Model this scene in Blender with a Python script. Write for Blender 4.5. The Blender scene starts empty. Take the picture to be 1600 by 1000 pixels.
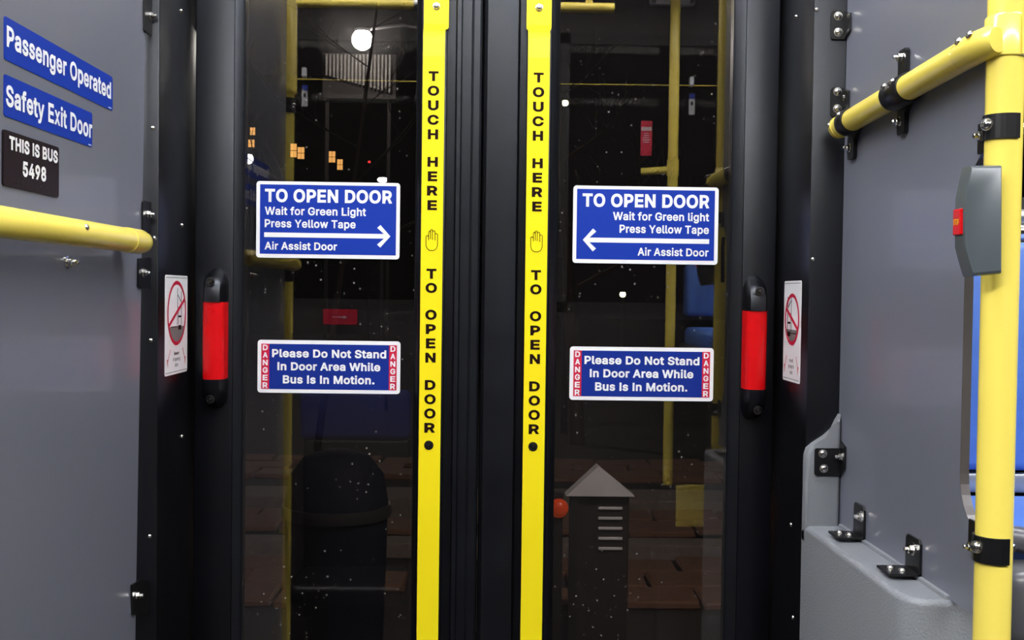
import bpy, bmesh, math, random
from mathutils import Vector, Matrix
from mathutils.geometry import tessellate_polygon, delaunay_2d_cdt

scene = bpy.context.scene
C = scene.collection
R = math.radians
random.seed(7)

# ------------------------------------------------------------------ camera
F = 1700.0                       # focal length in pixels of the 1600 x 1000 frame
CX, CY = 800.0, 500.0
ZC = 1.45                        # eye height above the bus floor
ROT = (Matrix.Rotation(-math.atan(32 / F), 3, 'Z') @ Matrix.Rotation(math.pi / 2 - math.atan(42 / F), 3, 'X')
       @ Matrix.Rotation(R(0.75), 3, 'Z'))
cam_d = bpy.data.cameras.new('camera')
cam_d.sensor_width = 36.0
cam_d.lens = F / 1600.0 * 36.0
cam_d.clip_start = 0.02
cam_d.clip_end = 300
cam = bpy.data.objects.new('camera', cam_d)
C.objects.link(cam)
cam.matrix_world = Matrix.Translation((0, 0, ZC)) @ ROT.to_4x4()
scene.camera = cam

# ------------------------------------------------------------------ world, exposure
w = bpy.data.worlds.new('night')
scene.world = w
w.use_nodes = True
w.node_tree.nodes['Background'].inputs[0].default_value = (0.010, 0.008, 0.009, 1)
w.node_tree.nodes['Background'].inputs[1].default_value = 0.55
scene.view_settings.view_transform = 'Standard'
scene.view_settings.look = 'None'
scene.view_settings.gamma = 1.0
scene.view_settings.use_curve_mapping = False
scene.view_settings.exposure = 0.0
LAMP_POWER = 36.0                # emission of the ceiling light strips


# ------------------------------------------------------------------ measuring helpers
def ray(x, y):
    return ROT @ Vector(((x - CX) / F, (CY - y) / F, -1.0))


def at_y(x, y, Y):
    v = ray(x, y); t = Y / v.y
    return Vector((v.x * t, Y, ZC + v.z * t))


def at_x(x, y, X):
    v = ray(x, y); t = X / v.x
    return Vector((X, v.y * t, ZC + v.z * t))


# ------------------------------------------------------------------ materials
def mat(name, col, rough=0.5, metal=0.0, spec=0.5, stint=None, emit=None, estr=0.0, noise=None, bump=None, coat=0.0):
    m = bpy.data.materials.new(name)
    m.use_nodes = True
    nt = m.node_tree; b = nt.nodes['Principled BSDF']
    b.inputs['Base Color'].default_value = (*col, 1)
    b.inputs['Roughness'].default_value = rough
    b.inputs['Metallic'].default_value = metal
    b.inputs['Specular IOR Level'].default_value = spec
    if stint: b.inputs['Specular Tint'].default_value = (*stint, 1)
    b.inputs['Coat Weight'].default_value = coat
    b.inputs['Coat Roughness'].default_value = 0.08
    if emit:
        b.inputs['Emission Color'].default_value = (*emit, 1)
        b.inputs['Emission Strength'].default_value = estr
    tc = None
    if noise or bump:
        tc = nt.nodes.new('ShaderNodeTexCoord')
    if noise:
        sc, amt = noise
        n = nt.nodes.new('ShaderNodeTexNoise'); n.inputs['Scale'].default_value = sc
        n.inputs['Detail'].default_value = 6
        nt.links.new(tc.outputs['Object'], n.inputs['Vector'])
        mx = nt.nodes.new('ShaderNodeMix'); mx.data_type = 'RGBA'
        mx.inputs['A'].default_value = (*[c * (1 - amt) for c in col], 1)
        mx.inputs['B'].default_value = (*[min(1, c * (1 + amt)) for c in col], 1)
        nt.links.new(n.outputs['Fac'], mx.inputs['Factor'])
        nt.links.new(mx.outputs['Result'], b.inputs['Base Color'])
        mr = nt.nodes.new('ShaderNodeMapRange')
        mr.inputs['To Min'].default_value = max(0.02, rough - 0.07); mr.inputs['To Max'].default_value = rough + 0.07
        nt.links.new(n.outputs['Fac'], mr.inputs['Value']); nt.links.new(mr.outputs['Result'], b.inputs['Roughness'])
    if bump:
        sc, st = bump
        n = nt.nodes.new('ShaderNodeTexNoise'); n.inputs['Scale'].default_value = sc
        n.inputs['Detail'].default_value = 3
        nt.links.new(tc.outputs['Object'], n.inputs['Vector'])
        bp = nt.nodes.new('ShaderNodeBump'); bp.inputs['Strength'].default_value = st
        bp.inputs['Distance'].default_value = 0.002
        nt.links.new(n.outputs['Fac'], bp.inputs['Height']); nt.links.new(bp.outputs['Normal'], b.inputs['Normal'])
    return m


def glass_mat(name, tint, ior, dust):
    m = bpy.data.materials.new(name); m.use_nodes = True
    nt = m.node_tree; nt.nodes.clear()
    out = nt.nodes.new('ShaderNodeOutputMaterial')
    tr = nt.nodes.new('ShaderNodeBsdfTransparent'); tr.inputs[0].default_value = (*tint, 1)
    gl = nt.nodes.new('ShaderNodeBsdfGlossy'); gl.inputs['Roughness'].default_value = 0.0
    gl.inputs[0].default_value = (1, 0.96, 0.9, 1)
    fr = nt.nodes.new('ShaderNodeFresnel'); fr.inputs['IOR'].default_value = ior
    mx = nt.nodes.new('ShaderNodeMixShader')
    nt.links.new(fr.outputs[0], mx.inputs[0]); nt.links.new(tr.outputs[0], mx.inputs[1]); nt.links.new(gl.outputs[0], mx.inputs[2])
    last = mx
    if dust:
        tc = nt.nodes.new('ShaderNodeTexCoord')
        vo = nt.nodes.new('ShaderNodeTexVoronoi'); vo.inputs['Scale'].default_value = 75
        nt.links.new(tc.outputs['Object'], vo.inputs['Vector'])
        rp = nt.nodes.new('ShaderNodeMapRange')
        rp.inputs['From Min'].default_value = 0.06; rp.inputs['From Max'].default_value = 0.14
        rp.inputs['To Min'].default_value = 1; rp.inputs['To Max'].default_value = 0
        nt.links.new(vo.outputs['Distance'], rp.inputs['Value'])
        ns = nt.nodes.new('ShaderNodeTexNoise'); ns.inputs['Scale'].default_value = 9; ns.inputs['Detail'].default_value = 6
        nt.links.new(tc.outputs['Object'], ns.inputs['Vector'])
        r2 = nt.nodes.new('ShaderNodeMapRange')
        r2.inputs['From Min'].default_value = 0.48; r2.inputs['From Max'].default_value = 0.68
        r2.inputs['To Min'].default_value = 0.0; r2.inputs['To Max'].default_value = 1
        nt.links.new(ns.outputs['Fac'], r2.inputs['Value'])
        mu = nt.nodes.new('ShaderNodeMath'); mu.operation = 'MULTIPLY'
        nt.links.new(rp.outputs[0], mu.inputs[0]); nt.links.new(r2.outputs[0], mu.inputs[1])
        m2 = nt.nodes.new('ShaderNodeMath'); m2.operation = 'MULTIPLY_ADD'
        nt.links.new(mu.outputs[0], m2.inputs[0]); m2.inputs[1].default_value = dust; m2.inputs[2].default_value = 0.004
        df = nt.nodes.new('ShaderNodeBsdfDiffuse'); df.inputs[0].default_value = (0.6, 0.55, 0.5, 1)
        ms = nt.nodes.new('ShaderNodeMixShader')
        nt.links.new(m2.outputs[0], ms.inputs[0]); nt.links.new(mx.outputs[0], ms.inputs[1]); nt.links.new(df.outputs[0], ms.inputs[2])
        last = ms
    nt.links.new(last.outputs[0], out.inputs[0])
    return m


M = {
    'black': mat('black_coated_metal', (0.0020, 0.0020, 0.0032), 0.35, spec=0.55, stint=(0.86, 0.90, 1.0), noise=(7, 0.2), bump=(900, 0.06)),
    'black2': mat('black_bracket_paint', (0.005, 0.005, 0.006), 0.35),
    'rubber': mat('black_rubber_seal', (0.0032, 0.0034, 0.0048), 0.35, spec=0.62, stint=(0.84, 0.89, 1.0), noise=(14, 0.3), bump=(500, 0.05)),
    'gasket': mat('dark_gasket', (0.008, 0.008, 0.009), 0.6),
    'panel': mat('grey_laminate_panel', (0.160, 0.167, 0.210), 0.36, spec=0.5, noise=(3, 0.04), bump=(1400, 0.05), coat=0.30),
    'mould': mat('grey_moulded_plastic', (0.22, 0.232, 0.255), 0.42, noise=(20, 0.06), bump=(420, 0.35)),
    'panel_edge': mat('dark_panel_edge', (0.09, 0.08, 0.08), 0.35),
    'yellow': mat('yellow_powder_coat', (0.93, 0.75, 0.13), 0.25, noise=(6, 0.03), coat=0.3),
    'tape': mat('yellow_touch_tape', (0.95, 0.77, 0.012), 0.33, spec=0.25, noise=(9, 0.03)),
    'ink': mat('black_ink', (0.012, 0.003, 0.002), 0.6, spec=0.1),
    'white': mat('white_vinyl', (0.88, 0.88, 0.90), 0.35),
    'blue': mat('blue_vinyl', (0.010, 0.040, 0.36), 0.35, spec=0.2),
    'blue2': mat('blue_vinyl_notice', (0.010, 0.030, 0.26), 0.35, spec=0.2),
    'redv': mat('red_vinyl', (0.62, 0.012, 0.05), 0.35),
    'redg': mat('red_grip', (0.66, 0.004, 0.007), 0.30, spec=0.3, noise=(30, 0.08)),
    'plum': mat('black_plaque', (0.012, 0.006, 0.010), 0.45, spec=0.25),
    'greyink': mat('grey_ink', (0.16, 0.16, 0.16), 0.5),
    'steel': mat('bright_steel', (0.78, 0.76, 0.72), 0.18, metal=1.0),
    'darksteel': mat('dark_steel', (0.10, 0.10, 0.10), 0.3, metal=1.0),
    'alu': mat('brushed_aluminium', (0.40, 0.42, 0.45), 0.35, metal=0.8),
    'seatblue': mat('blue_seat_fabric', (0.075, 0.18, 0.56), 0.4, noise=(60, 0.12), bump=(900, 0.2)),
    'seatshade': mat('shaded_blue_seat_fabric', (0.010, 0.020, 0.16), 0.6, noise=(60, 0.2)),  # seat blue with shade mixed into the colour
    'seatgrey': mat('grey_seat_shell', (0.10, 0.10, 0.11), 0.3),
    'button': mat('grey_button_housing', (0.080, 0.095, 0.104), 0.26),
    'floor': mat('dark_bus_floor', (0.035, 0.030, 0.028), 0.6, noise=(80, 0.4)),
    'ceil': mat('pale_ceiling', (0.45, 0.45, 0.46), 0.6),
    'sidewall': mat('dark_side_wall', (0.035, 0.030, 0.032), 0.6, noise=(12, 0.2)),
    'lamp': mat('light_diffuser', (0.9, 0.9, 0.9), 0.5, emit=(0.965, 0.975, 1.0), estr=LAMP_POWER),
    'lamp2': mat('wide_light_diffuser', (0.9, 0.9, 0.9), 0.5, emit=(0.965, 0.975, 1.0), estr=LAMP_POWER * 1.55),
    'glass': glass_mat('tinted_door_glass', (0.62, 0.60, 0.60), 1.76, 0.55),
    'glass2': glass_mat('tinted_side_glass', (0.35, 0.35, 0.36), 1.12, 0.0),
    'paver': mat('brown_paving_brick', (0.20, 0.105, 0.065), 0.8, noise=(30, 0.5), bump=(90, 0.5)),
    'asphalt': mat('dark_asphalt', (0.03, 0.028, 0.027), 0.9, noise=(60, 0.4)),
    'stone': mat('pale_stone', (0.22, 0.19, 0.17), 0.85, noise=(25, 0.4)),
    'bark': mat('dark_bark', (0.05, 0.035, 0.028), 0.9, noise=(30, 0.5)),
    'cladding': mat('grey_ribbed_cladding', (0.11, 0.107, 0.10), 0.7, noise=(5, 0.3)),
    'facade': mat('dark_brick_facade', (0.008, 0.006, 0.006), 0.9, noise=(4, 0.4)),
    'lampglow': mat('street_lamp_globe', (1, 1, 1), 0.5, emit=(1.0, 0.95, 0.86), estr=420),
    'lampfill': mat('fill_lamp_globe', (1, 1, 1), 0.5, emit=(1.0, 0.88, 0.76), estr=560),  # globe of the fill lamp added for paving and cabinet
    'lampwhite': mat('white_globe', (1, 1, 1), 0.5, emit=(1.0, 1.0, 0.95), estr=16),
    'lampgreen': mat('pale_yellow_globe', (1, 1, 1), 0.5, emit=(0.95, 1.0, 0.55), estr=9),
    'lampamber': mat('amber_globe', (1, 0.6, 0.1), 0.5, emit=(1.0, 0.45, 0.06), estr=40),
    'lampred': mat('red_globe', (1, 0.1, 0.05), 0.5, emit=(1.0, 0.05, 0.05), estr=3),
    'taillight': mat('orange_red_lens', (0.6, 0.05, 0.01), 0.3, emit=(1.0, 0.12, 0.02), estr=0.28),
    'litwin': mat('lit_window', (0.9, 0.6, 0.2), 0.5, emit=(1.0, 0.52, 0.14), estr=2.4),
    'pole_dark': mat('dark_painted_steel', (0.02, 0.02, 0.022), 0.5),
    'cabinet': mat('dark_cabinet_paint', (0.035, 0.03, 0.03), 0.5),
    'pale': mat('pale_grey_metal', (0.42, 0.43, 0.46), 0.4),
    'whitemetal': mat('white_painted_metal', (0.80, 0.82, 0.86), 0.4),
    'bin': mat('dark_blue_bin_plastic', (0.004, 0.005, 0.014), 0.7, spec=0.12),
}

# ------------------------------------------------------------------ object helpers
WL = {}


def wl(o):
    return WL.get(o.name, Vector((0, 0, 0))) if o else Vector((0, 0, 0))


def link_mesh(name, me, m, parent=None, smooth=None):
    xs = [v.co for v in me.vertices]
    lo = Vector((min(v.x for v in xs), min(v.y for v in xs), min(v.z for v in xs)))
    hi = Vector((max(v.x for v in xs), max(v.y for v in xs), max(v.z for v in xs)))
    c = (lo + hi) / 2
    me.transform(Matrix.Translation(-c))
    me.materials.clear()
    for k in (m if isinstance(m, (list, tuple)) else [m]):
        me.materials.append(M[k])
    o = bpy.data.objects.new(name, me)
    C.objects.link(o)
    o.location = c - wl(parent)
    WL[o.name] = c
    if parent:
        o.parent = parent
    if smooth:
        me.polygons.foreach_set('use_smooth', [True] * len(me.polygons))
        me.set_sharp_from_angle(angle=R(smooth))
    return o


def obj(name, bm, m, parent=None, smooth=None):
    bmesh.ops.recalc_face_normals(bm, faces=bm.faces[:])
    me = bpy.data.meshes.new(name)
    bm.to_mesh(me); bm.free()
    return link_mesh(name, me, m, parent, smooth)


def tag(o, label=None, cat=None, group=None, kind=None):
    if label: o['label'] = label
    if cat: o['category'] = cat
    if group: o['group'] = group
    if kind: o['kind'] = kind
    return o


def thing(name, loc, label, cat, group=None):
    o = bpy.data.objects.new(name, None)
    o.empty_display_size = 0.02
    C.objects.link(o)
    o.location = loc
    WL[o.name] = Vector(loc)
    return tag(o, label, cat, group)


def struct(name, loc):
    o = bpy.data.objects.new(name, None)
    o.empty_display_size = 0.02
    C.objects.link(o)
    o.location = loc
    WL[o.name] = Vector(loc)
    o['kind'] = 'structure'
    return o


def merge(bm, other):
    me = bpy.data.meshes.new('tmp'); other.to_mesh(me); other.free()
    bm.from_mesh(me); bpy.data.meshes.remove(me)


def box(x0, x1, y0, y1, z0, z1, bev=0.0, seg=2, bm=None):
    b = bmesh.new()
    bmesh.ops.create_cube(b, size=1.0, matrix=Matrix.Translation(((x0 + x1) / 2, (y0 + y1) / 2, (z0 + z1) / 2))
                          @ Matrix.Diagonal((abs(x1 - x0), abs(y1 - y0), abs(z1 - z0), 1)))
    if bev:
        bmesh.ops.bevel(b, geom=b.edges[:], offset=bev, segments=seg, profile=0.5, affect='EDGES')
    if bm is not None:
        merge(bm, b); return bm
    return b


def basis(n):
    n = Vector(n).normalized()
    a = Vector((0, 0, 1)) if abs(n.z) < 0.9 else Vector((1, 0, 0))
    u = a.cross(n).normalized(); v = n.cross(u)
    return u, v, n


def tube(pts, rad, seg=20, bm=None, caps=True):
    """round tube through points; rad a number or one per point"""
    b = bm or bmesh.new()
    pts = [Vector(p) for p in pts]
    rads = rad if isinstance(rad, (list, tuple)) else [rad] * len(pts)
    rings = []
    u = None
    for i, p in enumerate(pts):
        if i == 0: t = pts[1] - p
        elif i == len(pts) - 1: t = p - pts[-2]
        else: t = (pts[i + 1] - p).normalized() + (p - pts[i - 1]).normalized()
        t.normalize()
        if u is None: u, v, _ = basis(t)
        else:
            u = (u - t * u.dot(t)).normalized(); v = t.cross(u)
        rings.append([b.verts.new(p + (u * math.cos(2 * math.pi * k / seg) + v * math.sin(2 * math.pi * k / seg)) * rads[i]) for k in range(seg)])
    for a, c in zip(rings, rings[1:]):
        for k in range(seg):
            b.faces.new((a[k], a[(k + 1) % seg], c[(k + 1) % seg], c[k]))
    if caps:
        b.faces.new(rings[0][::-1]); b.faces.new(rings[-1])
    return b


def prism(pts, vec, bm=None, bev=0.0, seg=2):
    """polygon of 3D points pushed along vec"""
    b = bmesh.new()
    vec = Vector(vec)
    lo = [b.verts.new(Vector(p)) for p in pts]
    hi = [b.verts.new(Vector(p) + vec) for p in pts]
    n = len(pts)
    b.faces.new(lo[::-1]); top = b.faces.new(hi)
    for i in range(n):
        b.faces.new((lo[i], lo[(i + 1) % n], hi[(i + 1) % n], hi[i]))
    if bev:
        bmesh.ops.bevel(b, geom=list(top.edges), offset=bev, segments=seg, profile=0.5, affect='EDGES')
    if bm is not None:
        merge(bm, b); return bm
    return b


def lathe(prof, center, axis, seg=20, bm=None):
    """prof: list of (radius, height along axis)"""
    b = bm or bmesh.new()
    u, v, n = basis(axis)
    c = Vector(center)
    rings = []
    for r_, h in prof:
        if r_ < 1e-7:
            rings.append([b.verts.new(c + n * h)])
        else:
            rings.append([b.verts.new(c + n * h + (u * math.cos(2 * math.pi * k / seg) + v * math.sin(2 * math.pi * k / seg)) * r_) for k in range(seg)])
    for a, d in zip(rings, rings[1:]):
        for k in range(seg):
            q = (k + 1) % seg
            if len(a) == 1 and len(d) == 1: continue
            if len(a) == 1: b.faces.new((a[0], d[k], d[q]))
            elif len(d) == 1: b.faces.new((a[k], a[q], d[0]))
            else: b.faces.new((a[k], a[q], d[q], d[k]))
    if len(rings[0]) > 1: b.faces.new(rings[0][::-1])
    if len(rings[-1]) > 1: b.faces.new(rings[-1])
    return b


BOLT = {}


def bolt(p, n, r, parent, style='pan', name=None):
    """fastener at p pointing along n; mesh data shared between alike ones"""
    key = (style, round(r, 5))
    if key not in BOLT:
        b = bmesh.new()
        if style == 'pan':          # domed screw with a cross recess on a washer
            lathe([(r * 1.25, 0), (r * 1.25, r * .18), (r, r * .2), (r * .97, r * .45), (r * .8, r * .75), (r * .45, r * .92), (0, r * .97)], (0, 0, 0), (0, 0, 1), 16, b)
            n0 = len(b.faces)
            for a in (0.5, 0.5 + math.pi / 2):
                c_, s_ = math.cos(a), math.sin(a)
                pts = [(c_ * x - s_ * y, s_ * x + c_ * y, r * .86) for x, y in ((-r * .5, -r * .09), (r * .5, -r * .09), (r * .5, r * .09), (-r * .5, r * .09))]
                prism(pts, (0, 0, r * .13), b)
            b.faces.ensure_lookup_table()
            for f in b.faces[n0:]: f.material_index = 1
            ms = ['steel', 'darksteel']
        elif style == 'nut':        # hexagonal nut, washer and stud end
            lathe([(r * 1.35, 0), (r * 1.35, r * .2), (r * 1.0, r * .22)], (0, 0, 0), (0, 0, 1), 16, b)
            lathe([(r, r * .2), (r, r * 1.0), (r * .7, r * 1.15), (r * .55, r * 1.16), (r * .55, r * 1.8), (r * .35, r * 2.0), (0, r * 2.02)], (0, 0, 0), (0, 0, 1), 6, b)
            ms = ['steel']
        elif style == 'acorn':      # long cap nut
            lathe([(r * 1.5, 0), (r * 1.5, r * .25), (r, r * .3), (r, r * 1.3), (r * .78, r * 1.45), (r * .78, r * 2.1), (r * .5, r * 2.6), (0, r * 2.75)], (0, 0, 0), (0, 0, 1), 12, b)
            ms = ['steel']
        elif style == 'dark':       # recessed dark screw in a collar
            lathe([(r * 1.5, 0), (r * 1.5, r * .25), (r * 1.1, r * .3), (r * 1.05, r * .1), (r * .8, r * .12), (r * .6, r * .5), (0, r * .6)], (0, 0, 0), (0, 0, 1), 16, b)
            ms = ['darksteel']
        else:                       # small plain dome
            lathe([(r, 0), (r * .95, r * .35), (r * .6, r * .7), (0, r * .8)], (0, 0, 0), (0, 0, 1), 12, b)
            ms = ['steel']
        bmesh.ops.recalc_face_normals(b, faces=b.faces[:])
        me = bpy.data.meshes.new('screw')
        b.to_mesh(me); b.free()
        for k in ms: me.materials.append(M[k])
        me.polygons.foreach_set('use_smooth', [True] * len(me.polygons))
        me.set_sharp_from_angle(angle=R(40))
        BOLT[key] = me
    o = bpy.data.objects.new(name or ('nut' if style in ('nut', 'acorn') else 'screw'), BOLT[key])
    C.objects.link(o)
    o.rotation_mode = 'QUATERNION'
    o.rotation_quaternion = Vector((0, 0, 1)).rotation_difference(Vector(n).normalized())
    o.location = Vector(p) - wl(parent)
    o.parent = parent
    WL[o.name] = Vector(p)
    return o


class Frame:
    """a flat drawing frame: x to the right, y downwards, in its own units"""
    def __init__(s, o, r, d, n):
        s.o, s.r, s.d, s.n = Vector(o), Vector(r), Vector(d), Vector(n)

    def p(s, x, y, lift=0.0):
        return s.o + s.r * x + s.d * y + s.n * lift


def rrect(x0, y0, x1, y1, r, k=5):
    pts = []
    for cx, cy, a in ((x1 - r, y0 + r, -90), (x1 - r, y1 - r, 0), (x0 + r, y1 - r, 90), (x0 + r, y0 + r, 180)):
        for i in range(k + 1):
            t = R(a + 90 * i / k)
            pts.append((cx + r * math.cos(t), cy + r * math.sin(t)))
    return pts


def plate(fr, pts, lift, th, bm=None):
    return prism([fr.p(x, y, lift) for x, y in pts], fr.n * th, bm)


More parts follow.
